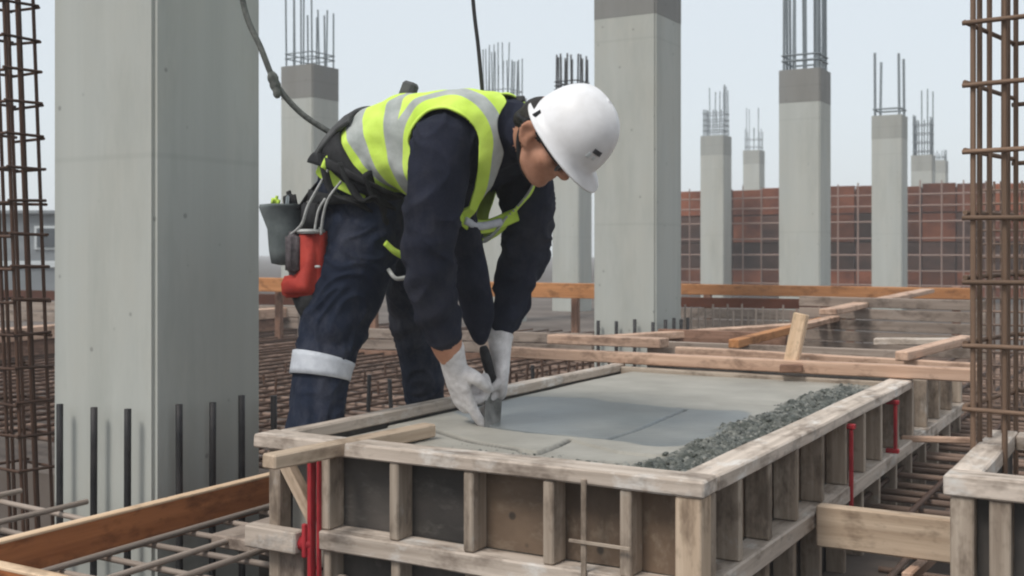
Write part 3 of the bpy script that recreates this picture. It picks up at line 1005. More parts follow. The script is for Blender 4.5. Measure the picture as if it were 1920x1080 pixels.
cv = coords(nt, (1, 1, 1), False)
n1 = tex_noise(nt, cv, 5, 5, 0.6)
c = ramp(nt, n1, [(0.3, (0.275, 0.258, 0.222)), (0.7, (0.39, 0.368, 0.322))])
cw = ramp(nt, n1, [(0.3, (0.10, 0.118, 0.126)), (0.7, (0.155, 0.175, 0.182))])
c = mixc(nt, attr(nt, 'wet'), c, cw)
n2 = tex_noise(nt, cv, 48, 5, 0.75)
cc = ramp(nt, n2, [(0.34, (0.03, 0.033, 0.027)), (0.55, (0.075, 0.082, 0.07)), (0.74, (0.22, 0.22, 0.195))])
n3 = tex_noise(nt, cv, 15, 4, 0.65)
cc = mixc(nt, ramp(nt, n3, [(0.44, (0, 0, 0)), (0.60, (0.75, 0.75, 0.75))]), cc, ramp(nt, n2, [(0.35, (0.06, 0.064, 0.054)), (0.65, (0.27, 0.265, 0.235))]))
c = mixc(nt, attr(nt, 'coarse'), c, cc)
cr = ramp(nt, n2, [(0.34, (0.075, 0.068, 0.055)), (0.5, (0.17, 0.155, 0.125)), (0.7, (0.36, 0.325, 0.27))])
c = mixc(nt, attr(nt, 'rough'), c, cr)
c = mixc(nt, attr(nt, 'cut'), c, (0.035, 0.036, 0.034))  # shade of the grooves and step painted into the base colour
nt.links.new(c, b.inputs['Base Color'])
mr = nt.nodes.new('ShaderNodeMapRange')
mr.inputs[3].default_value = 0.62
mr.inputs[4].default_value = 0.34
nt.links.new(attr(nt, 'wet'), mr.inputs[0])
nt.links.new(mr.outputs[0], b.inputs['Roughness'])
b.inputs['Specular IOR Level'].default_value = 0.4
wv = nt.nodes.new('ShaderNodeTexWave')
wv.wave_type = 'RINGS'
wv.inputs['Scale'].default_value = 7.0
wv.inputs['Distortion'].default_value = 9.0
wv.inputs['Detail'].default_value = 3.0
wv.inputs['Detail Scale'].default_value = 0.8
nt.links.new(coords(nt, (1.0, 1.6, 1.0), False), wv.inputs['Vector'])
hm = nt.nodes.new('ShaderNodeMix')
hm.inputs[0].default_value = 0.45
nt.links.new(tex_noise(nt, cv, 150, 4, 0.7), hm.inputs[2])
nt.links.new(wv.outputs['Fac'], hm.inputs[3])
bump(nt, b, hm.outputs[0], 0.35, 0.003)
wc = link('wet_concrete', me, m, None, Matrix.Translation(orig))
tag(wc, 'smooth wet grey concrete with a coarse stony edge filling the formwork', 'concrete')

# loose stones half sunk in the rough concrete
ico = bmesh.new()
bmesh.ops.create_icosphere(ico, subdivisions=1, radius=1.0)
icv = np.array([v.co[:] for v in ico.verts])
icf = np.array([[v.index for v in f.verts] for f in ico.faces])
ico.free()
rng = np.random.default_rng(17)
SV, SF, ST = [], [], []
cnt = 0
wgt = (coarse * 1.0 + 0.55 * rough_f * (UU > lim - 0.25)) * np.gradient(gv)[:, None]
pr = np.clip(wgt, 0, None).reshape(-1)
pr = pr / pr.sum()
pick = rng.choice(len(pr), 4200, p=pr)
for pi in pick:
    iv, iu = divmod(int(pi), nu)
    s = rng.lognormal(-5.28, 0.38)
    dims = s * rng.uniform(0.65, 1.25, 3)
    q = Quaternion(rng.normal(size=4)).normalized().to_matrix()
    vv_ = icv * dims * rng.uniform(0.82, 1.15, (len(icv), 1))
    vv_ = vv_ @ np.array(q)
    uo, vo_ = gu[iu] + rng.uniform(-.003, .003), gv[iv] + rng.uniform(-.003, .003)
    if uo > u1c - s * 1.3 or vo_ < v0c + s * 1.3:
        continue
    c_ = W(uo, vo_, H[iv, iu] + s * rng.uniform(-1.0, -0.12)) - orig
    SV.append(vv_ + np.array(c_))
    SF.append(icf + cnt)
    cnt += len(icv)
    ST.append(np.full(len(icv), rng.uniform(0, 1) ** 1.6 + (0.45 if coarse[iv, iu] < 0.4 else 0)))
sme = bpy.data.meshes.new('aggregate')
sme.from_pydata(np.concatenate(SV).tolist(), [], np.concatenate(SF).tolist())
sme.update()
at = sme.attributes.new('tone', 'FLOAT', 'POINT')
at.data.foreach_set('value', np.concatenate(ST).astype(np.float32))
smooth(sme)
m, nt, b = new_mat('wet_stones')
c = ramp(nt, attr(nt, 'tone'), [(0.0, (0.05, 0.055, 0.046)), (0.5, (0.10, 0.106, 0.092)), (1.0, (0.24, 0.235, 0.21))])
c = mixc(nt, 0.5, c, ramp(nt, tex_noise(nt, coords(nt, (1, 1, 1), False), 90, 4, 0.7), [(0.3, (0.5, 0.5, 0.5)), (0.7, (1.3, 1.3, 1.25))]), 'MULTIPLY')
nt.links.new(c, b.inputs['Base Color'])
b.inputs['Roughness'].default_value = 0.42
ag = link('aggregate', sme, m, wc, Matrix.Translation(orig))
ag['kind'] = 'stuff'

# stray board on the front rail
tboard('batten', P(503, 866, 2.5), P(806, 806, 2.93), 0.045, 0.034, M['fresh'], 'pale batten lying slantwise over the front left rail of the formwork')


# ------------------------------------------------------------------ red clamps on the formwork
def clamp(p_top, p_bot, along, out, label, knob=None, k_=1.0):
    t = empty('formwork_clamp', p_bot, label, 'clamp', 'red clamps on the formwork')
    beam('clamp_bar', p_bot, p_top, 0.012, 0.022 * k_, M['red'], t, out, 0.002, 0)
    side = along * 0.019 * k_
    beam('clamp_bar', p_bot + side + out * -0.004, p_top + side + out * -0.004, 0.008, 0.012 * k_, M['red'], t, out, 0.002, 0)
    if knob is not None:
        k = p_bot + (p_top - p_bot) * knob
        bm = bmesh.new()
        bmesh.ops.create_cone(bm, cap_ends=True, segments=14, radius1=0.019, radius2=0.012, depth=0.038)
        me = bpy.data.meshes.new('knob')
        bm.to_mesh(me)
        bm.free()
        smooth(me)
        link('knob', me, M['red'], t, frame_x(k - along * 0.03, k - along * 0.001, UP) @ Matrix.Rotation(math.pi / 2, 4, 'Y'))
        beam('handle', k - along * 0.012 + UP * 0.05 + out * 0.012, k - along * 0.012 - UP * 0.03 + out * 0.012, 0.011, 0.011, M['red'], t, out, 0.002, 0)
    for pp, s in ((p_top, 1), (p_bot, -1)):
        beam('jaw', pp - out * 0.03, pp + out * 0.012, 0.020, 0.014, M['red'], t, UP, 0.002, 0)
    return t


uu = u_on(586, V0)
clamp(W(uu, V0 - 0.003, TOP - RT - 0.012), W(uu, V0 - 0.003, -0.12), E, -DV, 'red clamp with a round knob at the left front of the formwork', 0.50)
for x, lab in ((1590, 'long red clamp halfway along the right side of the formwork'), (1674, 'short red clamp farther along the right side of the formwork')):
    vv = v_on(x, UR) + 0.02
    clamp(W(UR + 0.004, vv, TOP - RT - 0.012), W(UR + 0.004, vv, 0.03 if x < 1600 else 0.125), DV, E, lab, None, 0.5)

# ------------------------------------------------------------------ right formwork with its column cage
t = empty('column_formwork', P(1850, 900, 2.45) * 1.0, 'weathered timber column form at the lower right corner under the rebar cage', 'formwork')
t.location.z = -0.42
n2 = PZ(1768, 890, TOP)
ur, vr = UV(n2)
gbox('top_rail', ur, ur + 0.75, vr, vr + 0.075, TOP - 0.042, TOP, M['rail'], t, 0.004, 0.003)
gbox('top_rail', ur + 0.001, ur + 0.065, vr + 0.076, vr + 0.68, TOP - 0.042, TOP - 0.001, M['rail'], t, 0.004, 0.003)
gbox('top_rail', ur + 0.066, ur + 0.75, vr + 0.62, vr + 0.68, TOP - 0.042, TOP - 0.002, M['rail'], t, 0.004, 0.003)
for a, w in ((0.012, 0.045), (0.085, 0.04), (0.42, 0.045)):
    gbox('stud', ur + a, ur + a + w, vr + 0.008, vr + 0.058, -0.41, TOP - 0.043, M['stud'], t, 0.003, 0.001)
for a, w in ((0.058, 0.026), (0.126, 0.293), (0.466, 0.28)):
    gbox('panel', ur + a, ur + a + w, vr + 0.05, vr + 0.065, -0.41, TOP - 0.043, M['ply'], t, 0, 0)
gbox('panel', ur + 0.04, ur + 0.055, vr + 0.08, vr + 0.66, -0.41, TOP - 0.043, M['ply'], t, 0, 0)
for k in range(4):
    a = vr + 0.12 + 0.16 * k
    gbox('stud', ur + 0.006, ur + 0.039, a, a + 0.035, -0.41, TOP - 0.043, M['stud'], t, 0.003, 0.001)


def cage(name, label, cu, cv, half, n, z0, z1, zs, r, m, lean=(0, 0), rt=None, twist=0.0):
    ct, stw = math.cos(twist), math.sin(twist)
    W_ = lambda a, b, z: W(cu + a * ct + b * stw, cv - a * stw + b * ct, z)
    t = empty(name, W(cu, cv, z0), label, 'rebar cage')
    rt = rt or r * 0.75
    per = []
    for i in range(n):
        f = -half + 2 * half * i / (n - 1)
        per += [(f, -half), (f, half)]
        if 0 < i < n - 1:
            per += [(-half, f), (half, f)]
    L = lambda z: (lean[0] * (z - z0), lean[1] * (z - z0))
    for a, b in per:
        a += random.uniform(-.006, .006)
        b += random.uniform(-.006, .006)
        l = L(z1)
        bar(W_(a, b, z0), W_(a + l[0], b + l[1], z1 + random.uniform(-.05, .05)), r, m, t, 'vertical_bar')
    for z in zs:
        l = L(z)
        h = half + r + rt
        ov = 0.006
        q = [(-h, -h), (h, -h), (h, h), (-h, h)]
        for k in range(4):
            a, b = Vector(q[k]), Vector(q[(k + 1) % 4])
            dd = (b - a).normalized() * ov * (1 if k in (0, 2) else 0.3)
            a2, b2 = a - dd, b + dd
            dz = random.uniform(-.006, .006) + (0.5 * rt if k % 2 else -0.5 * rt)
            bar(W_(a2.x + l[0], a2.y + l[1], z + dz), W_(b2.x + l[0], b2.y + l[1], z + dz + random.uniform(-.006, .006)), rt, m, t, 'tie')
    return t


# right cage stands inside the column form
pc = P(1832, 862, 2.60)
uc, vc = UV(pc)
hc2 = 0.185
cage('rebar_cage', 'tall brown rebar cage standing in the column form at the right edge', uc + hc2 + 0.012, vc + hc2, hc2, 6, -0.40, 3.0,
     [0.265 + 0.15 * k for k in range(18)], 0.0064, M['cage_steel'], (0.0, 0.0), 0.0058, math.radians(9))
# left cage, leaning
pl = P(62, 930, 3.75)
ul, vl = UV(pl)
cage('rebar_cage', 'dark leaning rebar cage at the left edge beside the largest column', ul - 0.09, vl + 0.05, 0.06, 3, -0.40, 2.9,
     [0.05 + 0.112 * k for k in range(25)], 0.0062, M['rust_dark'], (-0.058, 0.0), 0.0052)
# fine mesh behind right cage
t = empty('rebar_mesh', P(1930, 600, 5.6), 'fine rusty rebar mesh standing behind the right cage', 'rebar mesh')
t.location.z = 0
for k in range(14):
    p = P(1838 + 13 * k, 470, 5.6 - 0.012 * k)
    bar((p.x, p.y, -0.04), (p.x, p.y, 1.12), 0.006, M['rust'], t)
for k in range(17):
    a, b = P(1830, 470, 5.59), P(2030, 470, 5.40)
    z = 0.02 + 0.066 * k
    bar((a.x, a.y, z), (b.x, b.y, z), 0.0055, M['rust'], t)

# timber strut between the two forms, and one lower piece
ps = PZ(1556, 950, 0.135)
us, vs_ = UV(ps)
gbox('timber_strut', UR + 0.006, ur - 0.004, vs_, vs_ + 0.04, 0.03, 0.135, M['fresh'], None, 0.004, 0.002)
tag(bpy.data.objects['timber_strut'], 'pale timber strut wedged between the formwork box and the column form', 'strut')
tboard('batten', P(1700, 1085, 2.7), P(1752, 1040, 3.0), 0.025, 0.03, M['pink'], 'small pale batten end below the timber strut')
tboard('batten', P(1690, 822, 4.0), P(1822, 826, 3.9), 0.03, 0.02, M['pink'], 'thin pale batten in the dark gap behind the strut')

# ------------------------------------------------------------------ the worker
def norm(v):
    return Vector(v).normalized()


class Shell:
    """Closed tapered forms that are fused into one skin."""
    def __init__(self):
        self.V, self.F, self.samples = [], [], []

    def add(self, V, F):
        o = len(self.V)
        self.V += [Vector(v) for v in V]
        self.F += [tuple(i + o for i in f) for f in F]

    def limb(self, pts, rad, region, seg=5, n=16, flat=None, ref=None):
        q = catmull(pts, seg)
        tt = np.linspace(0, len(pts) - 1, len(q))
        r = np.interp(tt, range(len(pts)), rad)
        fl = np.interp(tt, range(len(pts)), flat) if flat else None
        a = (q[0] - q[1]).normalized()
        b = (q[-1] - q[-2]).normalized()
        pre, post = [], []
        for s in (0.95, 0.75, 0.42):
            pre.append((q[0] + a * r[0] * s, math.sqrt(1 - s * s)))
            post.append((q[-1] + b * r[-1] * s, math.sqrt(1 - s * s)))
        P_ = [p for p, _ in pre] + q + [p for p, _ in reversed(post)]
        R_ = [r[0] * s for _, s in pre] + list(r) + [r[-1] * s for _, s in reversed(post)]
        F_ = None
        if fl is not None:
            F_ = [fl[0] * s for _, s in pre] + list(fl) + [fl[-1] * s for _, s in reversed(post)]
        V, F = tube_geo(P_, R_, n, F_, ref)
        self.add(V, F)
        for p, rr in zip(q, r):
            self.samples.append((p, rr, region))

    def ball(self, c, axes, radii, region, n=18, m=11):
        V, F = [], []
        for i in range(m + 1):
            th = math.pi * i / m
            th = min(max(th, 0.06), math.pi - 0.06)
            for k in range(n):
                ph = 2 * math.pi * k / n
                d = (math.sin(th) * math.cos(ph) * radii[0], math.sin(th) * math.sin(ph) * radii[1], math.cos(th) * radii[2])
                V.append(c + axes[0] * d[0] + axes[1] * d[1] + axes[2] * d[2])
        for i in range(m):
            for k in range(n):
                k2 = (k + 1) % n
                F.append((i * n + k, (i + 1) * n + k, (i + 1) * n + k2, i * n + k2))
        F.append(tuple(range(n)))
        F.append(tuple(m * n + k for k in range(n - 1, -1, -1)))
        self.add(V, F)
        for s in (-.5, 0, .5):
            self.samples.append((c + axes[2] * radii[2] * s, sum(radii) / 3 * 0.8, region))

    def skin(self, voxel, smooth_it=4, factor=0.5):
        me = bpy.data.meshes.new('tmp')
        me.from_pydata([tuple(v) for v in self.V], [], self.F)
        me.update()
        bm = bmesh.new()
        bm.from_mesh(me)
        bmesh.ops.recalc_face_normals(bm, faces=bm.faces)
        bm.to_mesh(me)
        bm.free()
        o = bpy.data.objects.new('tmp', me)
        col.objects.link(o)
        md = o.modifiers.new('r', 'REMESH')
        md.mode = 'VOXEL'
        md.voxel_size = voxel
        md.use_smooth_shade = True
        if smooth_it:
            sm_ = o.modifiers.new('s', 'SMOOTH')
            sm_.iterations = smooth_it
            sm_.factor = factor
        bpy.context.view_layer.update()
        dg = bpy.context.evaluated_depsgraph_get()
        out = bpy.data.meshes.new_from_object(o.evaluated_get(dg))
        bpy.data.objects.remove(o)
        return out


SHIRT, TROU, SKIN, BOOT = 0, 1, 2, 3
LATL = DV.copy()
LATU = norm((0.664, 0.729, -0.12))
HC = Vector((-0.385, 3.285, 0.965))
# torso rings: centre, half width, front depth, back depth, upper share of the shoulder axis
RINGS = [
    (HC + Vector((0.015, 0.0, -0.175)), .115, .085, .10, 0.0),
    (HC + Vector((-0.01, 0.01, -0.10)), .160, .105, .135, 0.0),
    (HC + Vector((-0.012, 0.01, -0.015)), .170, .115, .150, 0.0),
    (Vector((-0.352, 3.262, 1.035)), .163, .115, .114, 0.1),
    (Vector((-0.285, 3.22, 1.082)), .158, .12, .102, 0.3),
    (Vector((-0.20, 3.165, 1.104)), .168, .140, .084, 0.55),
    (Vector((-0.115, 3.112, 1.108)), .185, .160, .080, 0.8),
    (Vector((-0.045, 3.07, 1.104)), .190, .150, .080, 1.0),
    (Vector((0.0, 3.04, 1.098)), .150, .110, .076, 1.0),
    (Vector((0.035, 3.018, 1.098)), .085, .066, .066, 1.0),
]
NR = len(RINGS)


def cr(vals, t):
    i = min(int(t), len(vals) - 2)
    f = t - i
    a, b, c, d = vals[max(0, i - 1)], vals[i], vals[i + 1], vals[min(len(vals) - 1, i + 2)]
    return 0.5 * ((2 * b) + (c - a) * f + (2 * a - 5 * b + 4 * c - d) * f * f + (3 * b - a - 3 * c + d) * f ** 3)


def torso_frame(t):
    c = cr([r[0] for r in RINGS], t)
    e = 0.05
    tg = (cr([r[0] for r in RINGS], min(NR - 1.001, t + e)) - cr([r[0] for r in RINGS], max(0, t - e))).normalized()
    w = max(0, min(1, cr([r[4] for r in RINGS], t)))
    lat = norm(LATL.lerp(LATU, w))
    lat = (lat - tg * lat.dot(tg)).normalized()
    back = tg.cross(lat) * -1
    if t > 2 and back.z < 0:
        back = -back
    if t <= 2 and back.dot(-E) < 0:
        back = -back
    return c, tg, lat, back, cr([r[1] for r in RINGS], t), cr([r[2] for r in RINGS], t), cr([r[3] for r in RINGS], t)


def torso_pt(t, phi, off=0.0):
    """phi = 0 chest, pi/2 the far (left) side, pi back."""
    c, tg, lat, back, a, f, bk = torso_frame(t)
    s, co = math.sin(phi), math.cos(phi)
    ex = 0.86
    sx = math.copysign(abs(s) ** ex, s)
    cx_ = math.copysign(abs(co) ** ex, co)
    dep = f if co > 0 else bk
    return c + lat * sx * (a + off) - back * cx_ * (dep + off)


R_SH, R_EL = P(830, 268, 2.93), P(805, 478, 2.95)
L_SH, L_EL = P(972, 306, 3.20), P(983, 468, 3.23)
R_WR, L_WR = P(843, 662, 3.08), P(938, 640, 3.22)

body = Shell()
V, F = [], []
NT, NP = 46, 40
for i in range(NT + 1):
    t = i / NT * (NR - 1.001)
    for k in range(NP):
        V.append(torso_pt(t, 2 * math.pi * k / NP))
for i in range(NT):
    for k in range(NP):
        k2 = (k + 1) % NP
        F.append((i * NP + k, i * NP + k2, (i + 1) * NP + k2, (i + 1) * NP + k))
F.append(tuple(range(NP)))
F.append(tuple(NT * NP + k for k in range(NP)))
body.add(V, F)
for i in range(0, NT + 1, 2):
    t = i / NT * (NR - 1.001)
    c, tg, lat, back, a, f, bk = torso_frame(t)
    for s in (-1, 0, 1):
        body.samples.append((c + lat * s * a * 0.45, min(f, bk) + (0 if s == 0 else -.01), SHIRT if t > 2.75 else TROU))
# legs
RL = [P(706, 372, 3.23), P(682, 450, 3.21), P(650, 540, 3.18), P(627, 605, 3.17), P(604, 685, 3.14), P(595, 750, 3.12), P(588, 800, 3.1), Vector((-.565, 3.085, .12))]
RLR = [.110, .111, .104, .094, .079, .075, .074, .070]
body.limb(RL, RLR, TROU, 6, 20)
LL = [P(768, 395, 3.42), P(772, 470, 3.47), P(772, 540, 3.53), P(778, 610, 3.58), P(788, 680, 3.62), P(797, 740, 3.65), Vector((-.275, 3.67, .12))]
LLR = [.105, .100, .086, .074, .067, .064, .064]
body.limb(LL, LLR, TROU, 6, 20)
for an in (Vector((-.565, 3.085, .09)), Vector((-.275, 3.67, .09))):
    body.limb([an + Vector((0, 0, .05)), an, an + E * .03 - UP * .02], [.054, .054, .05], BOOT, 4)
    body.limb([an - E * .055 - UP * .05, an + E * .06 - UP * .045, an + E * .15 - UP * .055, an + E * .205 - UP * .058], [.036, .04, .036, .026], BOOT, 4, 14, [.038, .046, .048, .036], UP)
# arms
RA = [R_SH, P(818, 345, 2.915), P(808, 430, 2.93), R_EL, P(813, 545, 2.98), P(826, 600, 3.02), P(830, 622, 3.035)]
RAR = [.080, .076, .073, .071, .062, .054, .050]
body.limb(RA, RAR, SHIRT, 6, 20)
LA = [L_SH, P(990, 392, 3.2), L_EL, P(964, 535, 3.225), P(949, 590, 3.225), P(946, 603, 3.225)]
LAR = [.078, .080, .072, .058, .048, .045]
body.limb(LA, LAR, SHIRT, 6, 20)
body.limb([P(829, 605, 3.03), P(836, 640, 3.06), R_WR], [.046, .044, .038], SKIN, 5)
body.limb([P(946, 595, 3.225), P(942, 620, 3.225), L_WR], [.034, .033, .030], SKIN, 5)
# hands inside the gloves stay part of the body
body.limb([R_WR, P(858, 700, 3.11)], [.03, .026], SKIN, 4)
body.limb([L_WR, P(932, 680, 3.21)], [.026, .022], SKIN, 4)
# head
PIT = math.radians(55)
HU = E * math.sin(PIT) + UP * math.cos(PIT)
HF = E * math.cos(PIT) - UP * math.sin(PIT)
HL = DV.copy()
H0 = P(1064, 255, 2.87)
HD = H0 - HF * .034 - HU * .022


def hp(f, l, u):
    return HD + (HF * f + HL * l + HU * u) * 0.94


AX = (HF, HL, HU)
body.limb([Vector((0.03, 3.018, 1.10)), P(1000, 268, 2.97), hp(-.03, 0, -.05)], [.066, .060, .056], SKIN, 5)
body.samples[-1] = (hp(-.03, 0, -.05), .05, SKIN)
body.limb([Vector((0.01, 3.03, 1.105)), P(988, 258, 2.985)], [.076, .071], SHIRT, 5)       # collar
body.ball(hp(0, 0, .010), AX, (.090, .072, .088), SKIN)
body.ball(hp(.028, 0, -.062), AX, (.068, .060, .062), SKIN)
body.limb([hp(.0, .056, -.055), hp(.03, .050, -.095), hp(.075, .018, -.112), hp(.075, -.018, -.112), hp(.03, -.050, -.095), hp(.0, -.056, -.055)], [.018, .018, .02, .02, .018, .018], SKIN, 4)
body.limb([hp(.095, 0, .0), hp(.103, 0, -.02), hp(.118, 0, -.045)], [.010, .011, .015], SKIN, 4)      # nose
body.ball(hp(.106, 0, -.05), AX, (.012, .019, .010), SKIN)
body.limb([hp(.088, .04, .012), hp(.098, 0, .01), hp(.088, -.04, .012)], [.010, .010, .010], SKIN, 4)  # brow
body.limb([hp(.088, .022, -.077), hp(.097, 0, -.076), hp(.088, -.022, -.077)], [.007, .009, .007], SKIN, 4)
body.limb([hp(.087, .018, -.088), hp(.094, 0, -.089), hp(.087, -.018, -.088)], [.007, .009, .007], SKIN, 4)
body.ball(hp(.060, .040, -.045), AX, (.028, .024, .026), SKIN)
body.ball(hp(.060, -.040, -.045), AX, (.028, .024, .026), SKIN)
for s in (1, -1):
    ear = [hp(.008, .078 * s, -.062), hp(-.012, .084 * s, -.060), hp(-.030, .092 * s, -.038), hp(-.026, .094 * s, -.012), hp(-.004, .088 * s, -.006), hp(.008, .080 * s, -.025)]
    body.limb(ear, [.008, .008, .008, .008, .007, .006], SKIN, 4, 8)
    body.ball(hp(-.008, .080 * s, -.035), AX, (.018, .006, .024), SKIN)

bme = body.skin(0.0062, 3, 0.5)
bme.name = 'person'
n = len(bme.vertices)
co = np.empty(n * 3)
bme.vertices.foreach_get('co', co)
co = co.reshape(-1, 3)
sp = np.array([tuple(s[0]) for s in body.samples])
sr = np.array([s[1] for s in body.samples])
sg = np.array([s[2] for s in body.samples])
best = np.full(n, 1e9)
reg = np.zeros(n, int)
for p, r, g in zip(sp, sr, sg):
    d = np.linalg.norm(co - p, axis=1) - r
    k = d < best
    best[k] = d[k]
    reg[k] = g


def axis_coord(c, pts):
    """Arc length along a polyline and the distance to it."""
    bd = np.full(len(c), 1e9)
    bs = np.zeros(len(c))
    acc = 0
    for a, b in zip(pts[:-1], pts[1:]):
        a, b = np.array(a), np.array(b)
        d = b - a
        L = np.linalg.norm(d)
        s = np.clip(((c - a) @ d) / L / L, 0, 1)
        dd = np.linalg.norm(c - a - s[:, None] * d, axis=1)
        k = dd < bd
        bd[k] = dd[k]
        bs[k] = acc + s[k] * L
        acc += L
    return bs, bd


# folds in the cloth: rings bunching at elbow, cuff, knee, hem, broken up by noise
nrm = np.empty(n * 3)
bme.vertices.foreach_get('normal', nrm)
nrm = nrm.reshape(-1, 3)
disp = np.zeros(n)
for pts, mid, r0 in ((RA, .27, .11), (LA, .24, .11), (RL, .44, .14), (LL, .40, .13)):
    s, d = axis_coord(co, pts)
    k = (d < r0) & ((reg == SHIRT) if r0 < .12 else (reg == TROU))
    ix = np.nonzero(k)[0]
    tot = s.max()
    for i in ix:
        v = Vector(co[i])
        a = noise.noise(v * 7.0 + Vector((3, 1, 2)))
        bnd = 0.35 + 0.65 * math.exp(-((s[i] - mid) / 0.09) ** 2) + 0.7 * math.exp(-((s[i] - tot + .06) / 0.08) ** 2)
        ax = Vector((v.x * 10, v.y * 10, v.z * 4.5)) + Vector((a, a * 2, a * 3)) * .9
        rdg = (1 - abs(noise.noise(ax))) ** 4
        disp[i] = 0.0055 * (rdg - 0.4) + (0.0052 * math.sin(s[i] * 62 + a * 5.5 + v.x * 40) * (0.4 + 0.6 * noise.noise(v * 11)) + 0.0055 * a + .003 * noise.noise(v * 22)) * bnd
tors = (disp == 0) & (reg <= TROU)
for i in np.nonzero(tors)[0]:
    v = Vector(co[i])
    disp[i] = 0.006 * noise.noise(v * 8) + 0.003 * noise.noise(v * 19) + 0.005 * ((1 - abs(noise.noise(v * 9))) ** 4 - .4)
co2 = co + nrm * (disp * 1.7)[:, None]
orgP = Vector((-0.42, 3.35, 0.03))
bme.vertices.foreach_set('co', (co2 - np.array(orgP)).reshape(-1))
for mm in ('navy', 'trouser', 'skin', 'boot'):
    bme.materials.append(M[mm])
nl = len(bme.polygons)
mi = np.empty(nl, np.int32)
fv = [p.vertices[:] for p in bme.polygons]
for i, f in enumerate(fv):
    rr = [reg[j] for j in f]
    mi[i] = max(set(rr), key=rr.count)
bme.polygons.foreach_set('material_index', mi)
bme.update()
smooth(bme)
person = link('person', bme, None, None, Matrix.Translation(orgP))
tag(person, 'worker in lime reflective vest and white helmet bending over the wet concrete with a trowel', 'person')


def child(name, me, m, origin=None):
    return link(name, me, m, person, Matrix.Translation(origin) if origin is not None else Matrix.Identity(4))


# plank the worker stands on
tboard('plank', W(-2.085, 2.2, 0.013), W(-2.085, 3.5, 0.013), 0.24, 0.034, M['greyplank'], 'grey plank under the worker\'s boots along the formwork')

# ---- vest: a loose garment round the torso
def arm_d(p, a, b, ext=0.12):
    d = (b - a)
    L = d.length
    d = d / L
    s = (p - a).dot(d)
    s = max(-ext, min(L, s))
    return (p - a - d * s).length


VT0, VT1 = 2.15, 8.75
NT, NP = 190, 300
TT = np.linspace(VT0, VT1, NT)
grid = np.zeros((NT, NP, 3))
keep = np.ones((NT, NP), bool)
a_t, a_p, a_r = np.zeros((NT, NP)), np.zeros((NT, NP)), np.zeros((NT, NP))
for i, t in enumerate(TT):
    c, tg, lat, back, a, f, bk = torso_frame(t)
    for k in range(NP):
        ph = 2 * math.pi * k / NP - math.pi
        off = 0.017 + 0.010 * max(0, 1 - abs(t - 4.5) / 2.5)
        p = torso_pt(t, ph, off)
        fr = max(0, math.cos(ph))
        hang = fr ** 0.7 * max(0, 1 - abs(t - 6.3) / 2.9) ** 0.7
        p = p + Vector((0.0, 0, -0.085 if ph < 0 else -0.125)) * hang
        # cloth folds
        nz = noise.noise(Vector((t * 1.1, ph * 2.2, 3.0)))
        nz2 = noise.noise(p * 13.0)
        out = (p - c).normalized()
        p = p + out * (0.009 * nz + 0.008 * nz2 + 0.004 * noise.noise(p * 27.0))
        # push the cloth over the shoulder caps
        for sh, el, R in ((R_SH, R_EL, .098), (L_SH, L_EL, .098)):
            dd = (p - sh).length
            if dd < R:
                p = p + (p - sh).normalized() * (R - dd) * 0.9
        grid[i, k] = p
        dr = min(arm_d(p, R_SH + E * .004, R_EL, 0), arm_d(p, L_SH, L_EL, 0))
        side = abs(math.sin(ph))
        rhole = 0.094
        a_t[i, k], a_p[i, k], a_r[i, k] = t, ph, dr
        lt = abs((p - c).dot(lat))
        if dr < rhole and lt > 0.085 and t > 4.6:
            keep[i, k] = False
        # neck opening: V down the chest, round at the back
        vw = 0.004 + 0.070 * max(0, (t - 4.4) / 3.9)
        if t > 4.4 and math.cos(ph) > 0 and lt < vw:
            keep[i, k] = False
        if t > 8.1 and lt < 0.072 + 0.02 * (t - 8.1):
            keep[i, k] = False
vid = -np.ones((NT, NP), int)
VV_, at_, ap_, ar_, FF_ = [], [], [], [], []
for i in range(NT):
    for k in range(NP):
        if keep[i, k]:
            vid[i, k] = len(VV_)
            VV_.append(grid[i, k] - np.array(HC))
            at_.append(a_t[i, k])
            ap_.append(a_p[i, k])
            ar_.append(a_r[i, k])
for i in range(NT - 1):
    for k in range(NP):
        q = (vid[i, k], vid[i, (k + 1) % NP], vid[i + 1, (k + 1) % NP], vid[i + 1, k])
        if min(q) >= 0:
            FF_.append(q)
vme = bpy.data.meshes.new('vest')
vme.from_pydata([tuple(v) for v in VV_], [], FF_)
vme.update()
bm = bmesh.new()
bm.from_mesh(vme)
bmesh.ops.delete(bm, geom=[v for v in bm.verts if not v.link_faces], context='VERTS')
for _ in range(14):                       # relax the cut edges
    mv = {}
    for v in bm.verts:
        if v.is_boundary:
            nb_ = [e.other_vert(v).co for e in v.link_edges if e.is_boundary]
            if len(nb_) == 2:
                mv[v] = v.co * 0.5 + (nb_[0] + nb_[1]) * 0.25
    for v, c_ in mv.items():
        v.co = c_
# attributes by position (phi, t) are stored before relaxing through an index layer
bm.to_mesh(vme)
bm.free()
# recompute attributes on the final vertices from the nearest grid sample
from mathutils.kdtree import KDTree
kd = KDTree(len(VV_))
for i, v in enumerate(VV_):
    kd.insert(Vector(v), i)
kd.balance()
nv_ = len(vme.vertices)
vt, vp_, vr_ = np.zeros(nv_), np.zeros(nv_), np.zeros(nv_)
for i, v in enumerate(vme.vertices):
    _, j, _ = kd.find(v.co)
    vt[i], vp_[i], vr_[i] = at_[j], ap_[j], ar_[j]
for nm, arr in (('vt', vt), ('vp', np.abs(vp_)), ('vr', vr_)):
    at = vme.attributes.new(nm, 'FLOAT', 'POINT')
    at.data.foreach_set('value', arr.astype(np.float32))
smooth(vme)
m, nt, b = new_mat('vest_fabric')


